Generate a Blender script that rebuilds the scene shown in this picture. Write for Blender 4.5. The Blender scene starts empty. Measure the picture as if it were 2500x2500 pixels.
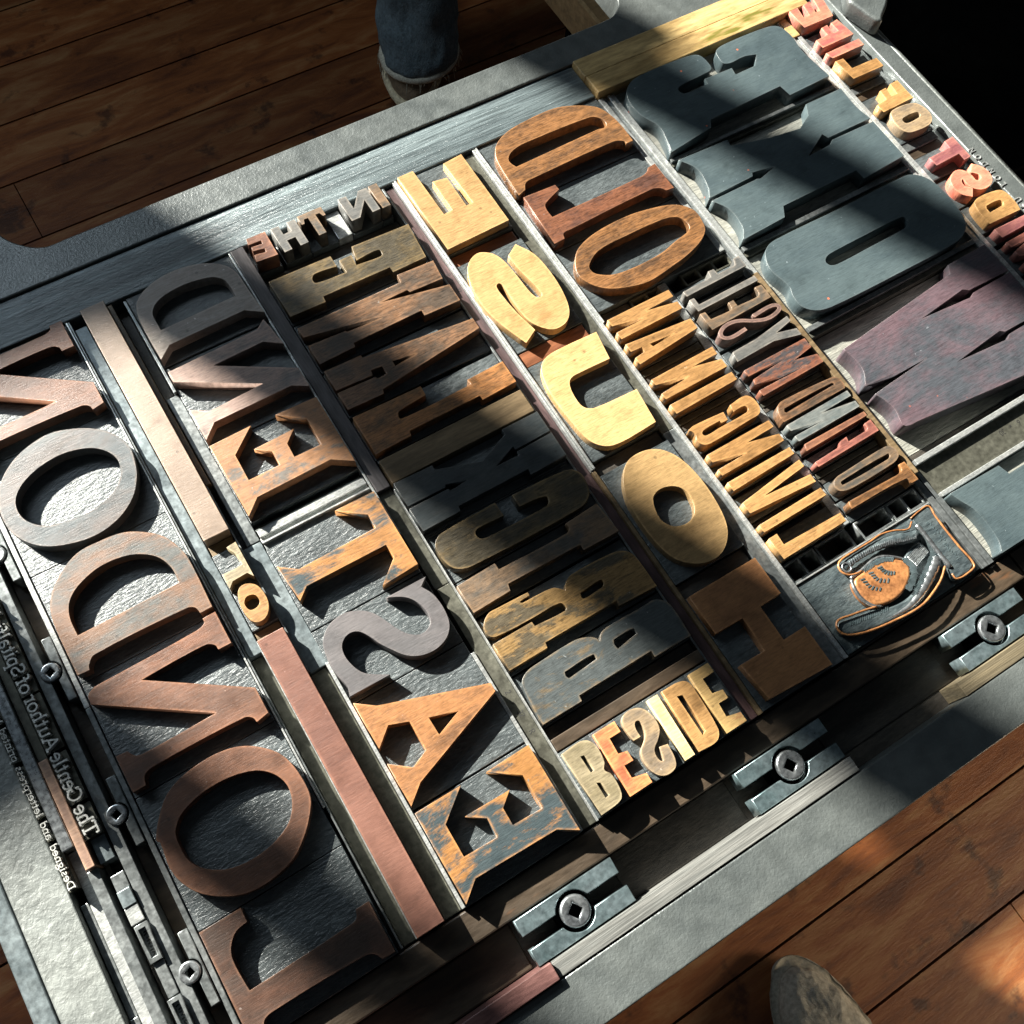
import bpy, bmesh, math, random
from mathutils import Vector, Matrix
random.seed(7)
S = bpy.context.scene
C = S.collection
MM = 0.001
ZB = 850.0            # the printing faces stand 850 mm above the floor; every length below is in millimetres

# ------------------------------------------------------------------ camera
cam = bpy.data.cameras.new('camera')
cam.sensor_width = 36.0
cam.lens = 36.0 * 2477.32 / 2500.0
cam.clip_start = 0.01
cam.clip_end = 60.0
co = bpy.data.objects.new('camera', cam)
C.objects.link(co)
right = Vector((0.84801335, -0.52418297, 0.07813817))
down = Vector((-0.46013658, -0.80137324, -0.38219792))
fwd = Vector((0.26295948, 0.28815471, -0.92077097))
m = Matrix((right, -down, -fwd)).transposed().to_4x4()
m.translation = Vector((0, 0, (478.0 + ZB) * MM))
co.matrix_world = m
S.camera = co

# ------------------------------------------------------------------ light: low sunlight falling in through a window
W = bpy.data.worlds.new('World')
S.world = W
W.use_nodes = True
bg = W.node_tree.nodes['Background']
bg.inputs[0].default_value = (0.72, 0.86, 1.0, 1)
bg.inputs[1].default_value = 0.034

SUN_AZ, SUN_EL = math.radians(-64), math.radians(28)
sd = Vector((math.cos(SUN_EL) * math.cos(SUN_AZ), math.cos(SUN_EL) * math.sin(SUN_AZ), -math.sin(SUN_EL)))
sl = bpy.data.lights.new('low_sunlight', 'SPOT')
sl.energy = 47000
sl.color = (1.0, 0.955, 0.86)
sl.shadow_soft_size = 0.076
sl.spot_size = math.radians(11)
sl.spot_blend = 0.05
so = bpy.data.objects.new('low_sunlight', sl)
C.objects.link(so)
so.location = (Vector((200, 180, ZB)) - sd * 12000) * MM
so.rotation_euler = sd.to_track_quat('-Z', 'Y').to_euler()

def area(name, loc, aim, sx, sy, energy, col):
    l = bpy.data.lights.new(name, 'AREA')
    l.shape = 'RECTANGLE'
    l.size, l.size_y = sx * MM, sy * MM
    l.energy, l.color = energy, col
    o = bpy.data.objects.new(name, l)
    C.objects.link(o)
    o.location = Vector(loc) * MM
    o.rotation_euler = (Vector(aim) - Vector(loc)).to_track_quat('-Z', 'Z').to_euler()
area('window_skylight', (-480, 1640, ZB + 1100), (150, 150, ZB), 1500, 750, 15.0, (0.74, 0.88, 1.0))
area('floor_fill_light', (1500, -1100, 640), (420, -420, 0), 500, 300, 15.0, (1.0, 0.84, 0.62))  # added fill that warms and brightens the lower floor; no such lamp stands there

S.view_settings.view_transform = 'Standard'
S.view_settings.look = 'None'
S.view_settings.gamma = 1
S.view_settings.exposure = 0.0

# ------------------------------------------------------------------ materials
MATS = {}
def nodes(name):
    mt = bpy.data.materials.new(name)
    mt.use_nodes = True
    nt = mt.node_tree
    return mt, nt, nt.nodes['Principled BSDF']
def coords(nt, scale=(1, 1, 1), rand=True):
    tc = nt.nodes.new('ShaderNodeTexCoord')
    mp = nt.nodes.new('ShaderNodeMapping')
    mp.inputs['Scale'].default_value = scale
    nt.links.new(tc.outputs['Object'], mp.inputs['Vector'])
    if rand:
        oi = nt.nodes.new('ShaderNodeObjectInfo')
        vm = nt.nodes.new('ShaderNodeVectorMath'); vm.operation = 'SCALE'
        cx = nt.nodes.new('ShaderNodeCombineXYZ')
        for i in range(3): nt.links.new(oi.outputs['Random'], cx.inputs[i])
        nt.links.new(cx.outputs[0], vm.inputs[0]); vm.inputs['Scale'].default_value = 37.0
        nt.links.new(vm.outputs[0], mp.inputs['Location'])
    return mp
def noise(nt, vec, scale, detail=4, rough=0.6, dist=0.0):
    n = nt.nodes.new('ShaderNodeTexNoise')
    n.inputs['Scale'].default_value = scale
    n.inputs['Detail'].default_value = detail
    n.inputs['Roughness'].default_value = rough
    n.inputs['Distortion'].default_value = dist
    nt.links.new(vec.outputs[0], n.inputs['Vector'])
    return n
def ramp(nt, fac, stops):
    r = nt.nodes.new('ShaderNodeValToRGB')
    el = r.color_ramp.elements
    el[0].position, el[0].color = stops[0][0], (*stops[0][1], 1)
    el[1].position, el[1].color = stops[-1][0], (*stops[-1][1], 1)
    for p, c in stops[1:-1]:
        e = el.new(p); e.color = (*c, 1)
    nt.links.new(fac, r.inputs[0])
    return r
def mix(nt, fac, a, b, mode='MIX'):
    x = nt.nodes.new('ShaderNodeMix'); x.data_type = 'RGBA'; x.blend_type = mode
    for v, i in ((fac, 0), (a, 6), (b, 7)):
        if hasattr(v, 'links'): nt.links.new(v, x.inputs[i])
        else: x.inputs[i].default_value = v if i == 0 else (*v, 1)
    return x.outputs[2]
def bump(nt, bsdf, h, strength, dist):
    b = nt.nodes.new('ShaderNodeBump')
    b.inputs['Strength'].default_value = strength
    b.inputs['Distance'].default_value = dist * MM
    nt.links.new(h, b.inputs['Height'])
    nt.links.new(b.outputs[0], bsdf.inputs['Normal'])

def face_mat(key, c1, c2, bias=0.5, scale=45.0, rough=0.42, grain=0.35, edge=0.07, flecks=False, rubbed=1.0):
    """planed end-grain face of a wood letter: two tones in worn patches, ink flecks, fine tool grain"""
    if key in MATS: return MATS[key]
    mt, nt, b = nodes('wood_face_' + key)
    v = coords(nt)
    vb = coords(nt, (0.6, 1.35, 1.0))
    big = noise(nt, vb, scale, 9, 0.74, 0.3)
    r = ramp(nt, big.outputs[0], [(bias - edge, c1), (bias + edge, c2)])
    vg = coords(nt, (1.0, 8.0, 1.0))
    g = noise(nt, vg, 150, 7, 0.8)
    gr = ramp(nt, g.outputs[0], [(0.38, (1 - grain - 0.10,) * 3), (0.50, (1.0,) * 3), (0.62, (1.08 + grain * 0.6,) * 3)])
    col = mix(nt, 1.0, r.outputs[0], gr.outputs[0], 'MULTIPLY')
    med = noise(nt, v, scale * 4.2, 5, 0.6)
    mr = ramp(nt, med.outputs[0], [(0.30, (0.66,) * 3), (0.46, (1,) * 3), (0.72, (1.14,) * 3)])
    col = mix(nt, 0.6, col, mr.outputs[0], 'MULTIPLY')
    fl = noise(nt, v, 420, 2, 0.5)
    fr = ramp(nt, fl.outputs[0], [(0.745, (0, 0, 0)), (0.78, (1, 1, 1))])
    col = mix(nt, fr.outputs[0], col, tuple(min(1, x * 1.8 + 0.06) for x in c1))
    sc = nt.nodes.new('ShaderNodeTexVoronoi'); sc.inputs['Scale'].default_value = 90
    nt.links.new(v.outputs[0], sc.inputs['Vector'])
    dr = ramp(nt, sc.outputs['Distance'], [(0.055, (0.45,) * 3), (0.10, (1,) * 3)])
    if flecks:
        fk = ramp(nt, sc.outputs['Distance'], [(0.05, (1,) * 3), (0.075, (0,) * 3)])
        gate = noise(nt, v, 60, 1, 0.5); gt = ramp(nt, gate.outputs[0], [(0.56, (0,) * 3), (0.60, (1,) * 3)])
        ff = mix(nt, 1.0, fk.outputs[0], gt.outputs[0], 'MULTIPLY')
        col = mix(nt, ff, col, (0.50, 0.12, 0.06))
    else:
        col = mix(nt, 0.7, col, dr.outputs[0], 'MULTIPLY')
    # rubbed rim: the wood is bare where the face meets its cut edge
    ao = nt.nodes.new('ShaderNodeAmbientOcclusion'); ao.inside = True; ao.only_local = True; ao.samples = 6
    ao.inputs['Distance'].default_value = 1.5 * MM
    am = ramp(nt, ao.outputs['AO'], [(0.55, (0.75 * rubbed,) * 3), (0.93, (0, 0, 0))])
    wn_ = noise(nt, v, 150, 4, 0.7)
    wm = ramp(nt, wn_.outputs[0], [(0.40, (0.15,) * 3), (0.60, (1,) * 3)])
    wf = mix(nt, 1.0, am.outputs[0], wm.outputs[0], 'MULTIPLY')
    rim = tuple(min(0.8, x * 1.7 + y_) for x, y_ in zip(c2, (0.05, 0.028, 0.012)))
    col = mix(nt, wf, col, rim)
    nt.links.new(col, b.inputs['Base Color'])
    rr = nt.nodes.new('ShaderNodeMapRange')
    rr.inputs[3].default_value = rough - 0.10; rr.inputs[4].default_value = rough + 0.16
    nt.links.new(med.outputs[0], rr.inputs[0]); nt.links.new(rr.outputs[0], b.inputs['Roughness'])
    bump(nt, b, g.outputs[0], 0.55, 0.3)
    MATS[key] = mt
    return mt
def plain_mat(key, c1, c2, scale=60, rough=0.5, metal=0.0, bstr=0.4, bdist=0.3, stretch=(1, 1, 1), bscale=300, spec=0.5, extra=None, spk=0.8):
    if key in MATS: return MATS[key]
    mt, nt, b = nodes(key)
    v = coords(nt, stretch)
    n = noise(nt, v, scale, 7, 0.66, 0.3)
    r = ramp(nt, n.outputs[0], [(0.32, c1), (0.68, c2)])
    col = r.outputs[0]
    sp = noise(nt, v, scale * 7, 3, 0.6)
    sr = ramp(nt, sp.outputs[0], [(0.33, (0.62,) * 3), (0.52, (1,) * 3), (0.72, (1.35,) * 3)])
    col = mix(nt, spk, col, sr.outputs[0], 'MULTIPLY')
    sv = coords(nt, (0.5, 9.0, 1.0)); sn = noise(nt, sv, 190, 4, 0.75)
    sm = ramp(nt, sn.outputs[0], [(0.63, (1,) * 3), (0.70, (1.55,) * 3)])
    col = mix(nt, 0.8, col, sm.outputs[0], 'MULTIPLY')
    if extra:
        e = noise(nt, v, extra[1], 4, 0.6)
        er = ramp(nt, e.outputs[0], [(extra[2], (0, 0, 0)), (extra[2] + 0.06, (1, 1, 1))])
        col = mix(nt, er.outputs[0], col, extra[0])
    nt.links.new(col, b.inputs['Base Color'])
    b.inputs['Metallic'].default_value = metal
    b.inputs['Specular IOR Level'].default_value = spec
    rr = nt.nodes.new('ShaderNodeMapRange')
    rr.inputs[3].default_value = max(0.05, rough - 0.12); rr.inputs[4].default_value = rough + 0.14
    nt.links.new(sp.outputs[0], rr.inputs[0]); nt.links.new(rr.outputs[0], b.inputs['Roughness'])
    bn = noise(nt, v, bscale, 6, 0.62, 0.2)
    bump(nt, b, bn.outputs[0], bstr, bdist)
    MATS[key] = mt
    return mt

M_side = plain_mat('raw_letter_flank', (0.085, 0.075, 0.058), (0.16, 0.145, 0.12), 90, 0.42, 0, 0.3, 0.2)
M_sidew = plain_mat('warm_letter_flank', (0.060, 0.034, 0.018), (0.15, 0.09, 0.045), 90, 0.42, 0, 0.3, 0.2)
M_edge = plain_mat('rubbed_edge', (0.30, 0.15, 0.06), (0.50, 0.30, 0.13), 120, 0.4)
M_edgep = plain_mat('rubbed_pale_edge', (0.40, 0.36, 0.28), (0.62, 0.58, 0.48), 120, 0.4)
M_shoulder = plain_mat('inked_routed_wood', (0.030, 0.038, 0.041), (0.085, 0.100, 0.104), 50, 0.33, 0.1, 1.0, 0.5, (0.8, 2.2, 1), 330, 0.8)
M_shoulderp = plain_mat('pale_routed_wood', (0.10, 0.105, 0.095), (0.27, 0.27, 0.235), 60, 0.42, 0, 1.0, 0.5, (0.4, 3.2, 1), 300, 0.6)
M_lead = plain_mat('type_metal', (0.13, 0.145, 0.147), (0.27, 0.29, 0.29), 60, 0.36, 0.7, 0.3, 0.12, (1, 1, 1), 400)
M_leadb = plain_mat('bright_type_metal', (0.34, 0.36, 0.36), (0.62, 0.64, 0.62), 80, 0.33, 0.65, 0.4, 0.15, (1, 3, 1), 300)
M_leadg = plain_mat('blue_grey_furniture_metal', (0.10, 0.125, 0.135), (0.20, 0.235, 0.245), 50, 0.38, 0.5, 0.3, 0.1, (1, 1, 1), 380)
M_olive = plain_mat('tarnished_metal', (0.045, 0.045, 0.035), (0.11, 0.11, 0.088), 55, 0.40, 0.45, 0.35, 0.15)
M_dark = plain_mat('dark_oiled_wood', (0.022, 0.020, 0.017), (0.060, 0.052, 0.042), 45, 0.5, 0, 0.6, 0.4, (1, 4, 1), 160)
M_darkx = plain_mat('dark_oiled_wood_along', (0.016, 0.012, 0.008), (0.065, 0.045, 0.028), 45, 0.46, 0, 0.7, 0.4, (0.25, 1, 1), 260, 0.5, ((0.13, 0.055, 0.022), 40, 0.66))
M_maroon = plain_mat('maroon_stained_wood', (0.030, 0.018, 0.020), (0.075, 0.042, 0.040), 40, 0.45, 0, 0.5, 0.3, (3, 0.4, 1), 160)
M_brown = plain_mat('brown_spacing_wood', (0.075, 0.052, 0.026), (0.17, 0.12, 0.065), 40, 0.45, 0, 0.5, 0.3, (0.3, 2, 1), 150)
M_redwood = plain_mat('red_spacing_wood', (0.085, 0.030, 0.014), (0.21, 0.080, 0.035), 40, 0.42, 0, 0.5, 0.3, (0.3, 2, 1), 150)
M_brass = plain_mat('honey_coloured_wood', (0.24, 0.15, 0.055), (0.50, 0.36, 0.16), 34, 0.42, 0, 0.5, 0.4, (0.35, 2, 1), 150, 0.6, ((0.12, 0.11, 0.02), 30, 0.62))
M_iron = plain_mat('cast_iron', (0.062, 0.073, 0.074), (0.118, 0.132, 0.128), 16, 0.35, 0.25, 1.0, 0.3, (1, 1, 1), 620, 0.9, None, 0.35)
M_ironr = plain_mat('rough_cast_iron', (0.11, 0.125, 0.122), (0.19, 0.205, 0.195), 26, 0.44, 0.15, 1.0, 0.55, (1, 1, 1), 260, 0.7, None, 0.5)
M_strip = plain_mat('grey_worn_wood', (0.036, 0.050, 0.056), (0.15, 0.19, 0.20), 26, 0.33, 0.15, 1.0, 0.7, (0.2, 3.0, 1), 220, 0.9)
M_steel = plain_mat('polished_steel', (0.32, 0.35, 0.37), (0.52, 0.55, 0.56), 60, 0.28, 0.9, 0.2, 0.1)
M_quoin = plain_mat('blued_steel', (0.10, 0.15, 0.16), (0.24, 0.30, 0.32), 45, 0.32, 0.7, 0.3, 0.15)
M_black = plain_mat('shade_black', (0.002, 0.002, 0.002), (0.005, 0.005, 0.0045), 10, 0.95, 0, .3, .3, (1, 1, 1), 300, 0.02)  # near-black; deep shade of the machine corner is put into the colour
M_ink = plain_mat('dark_engraving', (0.01, 0.01, 0.01), (0.02, 0.02, 0.018), 60, 0.6)
M_type = plain_mat('small_type_metal', (0.50, 0.51, 0.49), (0.75, 0.76, 0.72), 90, 0.34, 0.5, 0.2, 0.1)
M_copper = plain_mat('worn_copper_brown', (0.17, 0.07, 0.028), (0.42, 0.19, 0.07), 90, 0.36, 0.2, 0.4, 0.3)
M_blueblk = plain_mat('blue_black_block', (0.030, 0.042, 0.048), (0.10, 0.125, 0.13), 60, 0.34, 0.25, 0.8, 0.6, (1, 3, 1), 180)
M_denim = plain_mat('denim', (0.11, 0.16, 0.19), (0.22, 0.29, 0.32), 30, 0.9, 0, 0.9, 2.0, (1, 1, 1), 400)
M_suede = plain_mat('brown_suede', (0.20, 0.145, 0.09), (0.32, 0.24, 0.16), 25, 0.9, 0, 0.6, 2, (1, 1, 1), 120)
M_sole = plain_mat('cream_rubber', (0.80, 0.70, 0.48), (0.85, 0.76, 0.55), 25, 0.7)
M_hem = plain_mat('frayed_hem', (0.60, 0.58, 0.46), (0.8, 0.78, 0.66), 60, 0.9)
M_card = plain_mat('cardboard', (0.26, 0.16, 0.07), (0.40, 0.27, 0.13), 20, 0.8)
M_paper = plain_mat('white_paper', (0.62, 0.62, 0.55), (0.75, 0.75, 0.68), 10, 0.7)
M_wall = plain_mat('plaster_wall', (0.30, 0.28, 0.24), (0.38, 0.36, 0.31), 3, 0.8)

# ------------------------------------------------------------------ mesh helpers
def V(x, y, z): return Vector((x * MM, y * MM, (z + ZB) * MM))
def tag(o, label=None, cat=None, group=None, kind=None):
    if label: o['label'] = label
    if cat: o['category'] = cat
    if group: o['group'] = group
    if kind: o['kind'] = kind
    return o
def link(name, me, mats, org=(0, 0, 0), parent=None):
    o = bpy.data.objects.new(name, me)
    C.objects.link(o)
    for mt in (mats if isinstance(mats, (list, tuple)) else [mats]): me.materials.append(mt)
    if parent is not None:
        o.parent = parent
        p = parent
        po = Vector((0, 0, 0))
        while p is not None: po += p.location; p = p.parent
        o.location = V(*org) - po
    else:
        o.location = V(*org)
    return o
def empty(name, x, y, z=-23.3):
    o = bpy.data.objects.new(name, None)
    o.empty_display_size = 0.01
    C.objects.link(o); o.location = V(x, y, z)
    return o
def bm_box(bm, x0, x1, y0, y1, z0, z1, bev=0.0, jit=0.0):
    r = bmesh.ops.create_cube(bm, size=1.0)
    vs = r['verts']
    for v in vs:
        v.co = Vector(((x0 + x1) / 2 + v.co.x * (x1 - x0) + random.uniform(-jit, jit), (y0 + y1) / 2 + v.co.y * (y1 - y0) + random.uniform(-jit, jit), (z0 + z1) / 2 + v.co.z * (z1 - z0))) * MM
    if bev:
        es = list({e for v in vs for e in v.link_edges})
        bmesh.ops.bevel(bm, geom=es, offset=bev * MM, segments=2, profile=0.5, affect='EDGES')
def mesh_of(bm, name):
    me = bpy.data.meshes.new(name); bm.to_mesh(me); bm.free()
    return me
def box(name, x0, x1, y0, y1, z0, z1, mat, bev=0.35, parent=None, jit=0.0):
    cx, cy = (x0 + x1) / 2, (y0 + y1) / 2
    bm = bmesh.new()
    bm_box(bm, x0 - cx, x1 - cx, y0 - cy, y1 - cy, 0, z1 - z0, bev, jit)
    return link(name, mesh_of(bm, name), mat, (cx, cy, z0), parent)
def smooth_path(pts, closed=True, sub=5):
    n = len(pts); out = []
    rng = range(n if closed else n - 1)
    for i in rng:
        p0, p1 = pts[i], pts[(i + 1) % n]
        s0, s1 = p0[2], p1[2]
        a = Vector(p0[:2]); b = Vector(p1[:2])
        out.append(a)
        if not (s0 or s1): continue
        pm = Vector(pts[(i - 1) % n][:2]) if (closed or i > 0) else a
        pn = Vector(pts[(i + 2) % n][:2]) if (closed or i + 2 < n) else b
        L = (b - a).length
        def tan(u, q, w):
            t = (q - u).normalized() * 0.5 * 2 if False else (w - u)
            return t.normalized() if t.length > 0 else (b - a).normalized()
        ta = tan(pm, a, b) if s0 else (b - a).normalized()
        tb = tan(a, b, pn) if s1 else (b - a).normalized()
        for k in range(1, sub):
            t = k / sub
            h00 = 2 * t ** 3 - 3 * t ** 2 + 1; h10 = t ** 3 - 2 * t ** 2 + t
            h01 = -2 * t ** 3 + 3 * t ** 2; h11 = t ** 3 - t ** 2
            out.append(a * h00 + ta * L * h10 + b * h01 + tb * L * h11)
    if not closed: out.append(Vector(pts[-1][:2]))
    return out
def prism_mesh(contours, z0, z1, bev=0.3, name='prism', res=1):
    """closed outlines (with holes) in mm -> solid between z0 and z1 with a small rounded arris; slots: face, edge, flank"""
    cu = bpy.data.curves.new(name, 'CURVE')
    cu.dimensions = '2D'; cu.fill_mode = 'BOTH'
    for c in contours:
        sp = cu.splines.new('POLY'); sp.points.add(len(c) - 1)
        for i, p in enumerate(c): sp.points[i].co = (p[0] * MM, p[1] * MM, 0, 1)
        sp.use_cyclic_u = True
    h = (z1 - z0) * MM
    cu.bevel_depth = bev * MM; cu.bevel_resolution = res; cu.offset = -bev * MM
    cu.extrude = h / 2 - bev * MM
    o = bpy.data.objects.new(name, cu); C.objects.link(o)
    dg = bpy.context.evaluated_depsgraph_get(); dg.update()
    me = bpy.data.meshes.new_from_object(o.evaluated_get(dg))
    bpy.data.objects.remove(o); bpy.data.curves.remove(cu)
    for v in me.vertices: v.co.z += h / 2
    for p in me.polygons:
        nz = p.normal.z
        p.material_index = 0 if nz > 0.96 else (1 if nz > 0.25 else 2)
    me.materials.clear()
    return me
def offset_path(pts, w, closed=False):
    n = len(pts); L = []; R = []
    for i, p in enumerate(pts):
        a = pts[max(i - 1, 0)]; b = pts[min(i + 1, n - 1)]
        t = (b - a).normalized(); nn = Vector((-t.y, t.x))
        L.append(p + nn * w / 2); R.append(p - nn * w / 2)
    return L + R[::-1]
def bm_stroke(bm, pts, w, z0, z1, k=0):
    """one flat pen stroke along pts (mm)"""
    poly = offset_path(pts, w)
    zt = z1 + k * 0.02
    n = len(pts)
    top = [bm.verts.new(Vector((p.x, p.y, zt)) * MM) for p in poly]
    bot = [bm.verts.new(Vector((p.x, p.y, z0)) * MM) for p in poly]
    N = len(poly)
    for i in range(n - 1):
        a, b2, c, d = top[i], top[i + 1], top[N - 2 - i], top[N - 1 - i]
        bm.faces.new((a, b2, c, d)) if True else None
    for i in range(N):
        j = (i + 1) % N
        bm.faces.new((top[i], bot[i], bot[j], top[j]))

# ------------------------------------------------------------------ a small pen alphabet (x to the reader's side, y up, cap height 1)
def arc(cx, cy, rx, ry, a0, a1, n=10):
    return [(cx + rx * math.cos(math.radians(a0 + (a1 - a0) * i / n)), cy + ry * math.sin(math.radians(a0 + (a1 - a0) * i / n))) for i in range(n + 1)]
def sf(x, y, w=0.13): return [(x - w, y), (x + w, y)]
PEN = {
 'T': (0.80, [[(0.05, .96), (.75, .96)], [(.40, .96), (.40, 0)], [(.07, 1.0), (.04, .76)], [(.73, 1.0), (.76, .76)], sf(.40, .03, .17)]),
 'G': (0.86, [arc(.46, .5, .38, .47, 50, 330), [(.80, .42), (.80, .08)], [(.62, .43), (.90, .43)], [(.74, .95), (.76, .68)]]),
 'A': (0.86, [[(.43, 1.0), (.12, .02)], [(.43, 1.0), (.74, .02)], [(.22, .36), (.64, .36)], sf(.12, .03, .12), sf(.74, .03, .15)]),
 'S': (0.66, [arc(.33, .73, .23, .23, 30, 270, 9) + arc(.33, .25, .25, .23, 90, -140, 9)[1:], [(.56, .98), (.57, .72)], [(.08, .02), (.07, .28)]]),
 'D': (0.86, [[(.18, 1), (.18, 0)], [(.05, .97), (.4, .97)] + arc(.36, .5, .40, .47, 88, -88, 10) + [(.05, .03)]]),
 'J': (0.5, [[(.30, 1), (.30, .1), (.2, -.05), (.05, -.02)], sf(.30, .97)]),
 'O': (0.86, [arc(.43, .5, .37, .47, 0, 360, 18)]),
 'N': (0.86, [[(.14, 0), (.14, 1)], [(.14, 1), (.70, 0)], [(.70, 0), (.70, 1)]]),
 'L': (0.66, [[(.14, 1), (.14, 0)], [(.10, .04), (.58, .04)]]),
 'U': (0.80, [[(.12, 1), (.12, .3)] + arc(.39, .3, .27, .27, 180, 360, 8) + [(.66, 1)]]),
 'R': (0.72, [[(.14, 0), (.14, 1)], [(.14, .97), (.38, .97)] + arc(.38, .74, .2, .23, 90, -90, 6) + [(.14, .51)], [(.34, .5), (.62, 0)]]),
 'h': (0.62, [[(.14, 1.0), (.14, 0)], [(.14, .5)] + arc(.31, .44, .17, .20, 150, 0, 6) + [(.48, 0)], sf(.14, .03), sf(.48, .03), [(.04, .97), (.14, .97)]]),
 'e': (0.56, [[(.08, .36), (.50, .36)], arc(.29, .33, .22, .32, 5, 320, 12)]),
 'n': (0.64, [[(.14, .66), (.14, 0)], [(.14, .5)] + arc(.32, .44, .18, .21, 150, 0, 6) + [(.50, 0)], sf(.14, .03), sf(.50, .03), [(.04, .63), (.14, .63)]]),
 't': (0.42, [[(.17, .9), (.17, .14)] + arc(.28, .14, .11, .12, 180, 300, 5), [(.04, .62), (.36, .62)]]),
 'l': (0.34, [[(.17, 1.0), (.17, 0)], sf(.17, .03), [(.06, .97), (.17, .97)]]),
 'u': (0.64, [[(.13, .66), (.13, .2)] + arc(.29, .2, .16, .18, 180, 330, 6), [(.49, .66), (.49, 0)], [(.49, .03), (.6, .03)], [(.04, .63), (.13, .63)], [(.40, .63), (.49, .63)]]),
 'o': (0.60, [arc(.30, .33, .23, .32, 0, 360, 14)]),
 'r': (0.46, [[(.14, .66), (.14, 0)], [(.14, .46)] + arc(.30, .46, .16, .18, 160, 40, 5), sf(.14, .03), [(.04, .63), (.14, .63)]]),
 'f': (0.42, [[(.16, 0), (.16, .8)] + arc(.29, .80, .13, .18, 180, 40, 5), [(.03, .62), (.34, .62)], sf(.16, .03)]),
 'p': (0.64, [[(.14, .66), (.14, -.34)], arc(.34, .33, .21, .32, 130, -140, 10), sf(.14, -.32)]),
 'i': (0.32, [[(.16, .66), (.16, 0)], [(.12, .9), (.20, .9)], sf(.16, .03), [(.06, .63), (.16, .63)]]),
 'a': (0.56, [[(.12, .55)] + arc(.27, .48, .15, .17, 130, 0, 5) + [(.42, .08), (.52, .03)], [(.42, .40)] + arc(.24, .18, .17, .18, 80, 330, 7)]),
 'd': (0.64, [[(.48, 1.0), (.48, 0)], arc(.28, .33, .21, .32, 50, 320, 10), [(.38, .97), (.48, .97)]]),
 's': (0.48, [arc(.24, .49, .15, .15, 40, 270, 7) + arc(.24, .17, .17, .16, 90, -140, 7)[1:]]),
 'g': (0.58, [arc(.26, .42, .18, .22, 0, 360, 10), arc(.28, -.14, .24, .17, 0, 360, 10), [(.40, .58), (.54, .62)]]),
 'b': (0.62, [[(.14, 1.0), (.14, 0)], arc(.34, .33, .21, .32, 130, -130, 10), [(.04, .97), (.14, .97)]]),
 'y': (0.60, [[(.08, .66), (.30, .02)], [(.54, .66), (.22, -.30), (.08, -.30)]]),
 'k': (0.62, [[(.14, 1.0), (.14, 0)], [(.5, .64), (.16, .28)], [(.26, .38), (.54, 0)]]),
 '2': (0.62, [arc(.30, .72, .22, .25, 160, -30, 8) + [(.08, .04)], [(.06, .04), (.56, .04)]]),
 '3': (0.60, [arc(.28, .74, .20, .23, 150, -80, 7), arc(.28, .27, .23, .25, 85, -150, 8)]),
 '0': (0.62, [arc(.31, .5, .22, .46, 0, 360, 14)]),
 '5': (0.62, [[(.50, .96), (.14, .96), (.12, .56)] + arc(.29, .32, .22, .28, 110, -150, 9)]),
 '6': (0.62, [[(.48, .95), (.20, .62)], arc(.30, .30, .21, .28, 0, 360, 12)]),
 'x': (0.50, [[(.06, .5), (.42, .06)], [(.42, .5), (.06, .06)]]),
 '.': (0.40, [[(.16, .40), (.24, .40)]]),
}
def pen_mesh(bm, ch, mapf, w, z0, z1, k0=0):
    adv, strokes = PEN[ch]
    for k, st in enumerate(strokes):
        pts = [Vector(mapf(*p)) for p in st]
        if len(pts) < 2: continue
        bm_stroke(bm, pts, w, z0, z1, k + k0)
    return adv
def pen_text(name, text, x, y, h, rd, up, w, z0, z1, mat, parent, sp=1.0):
    """text as one mesh; rd/up are unit vectors in the plane"""
    bm = bmesh.new(); cur = 0
    for ch in text:
        if ch == ' ': cur += 0.5; continue
        mf = lambda gx, gy, c=cur: ((c + gx) * h * rd[0] + gy * h * up[0], (c + gx) * h * rd[1] + gy * h * up[1])
        cur += pen_mesh(bm, ch, mf, w, 0, z1 - z0) * sp
    bmesh.ops.recalc_face_normals(bm, faces=bm.faces[:])
    return link(name, mesh_of(bm, name), mat, (x, y, z0), parent)
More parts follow.
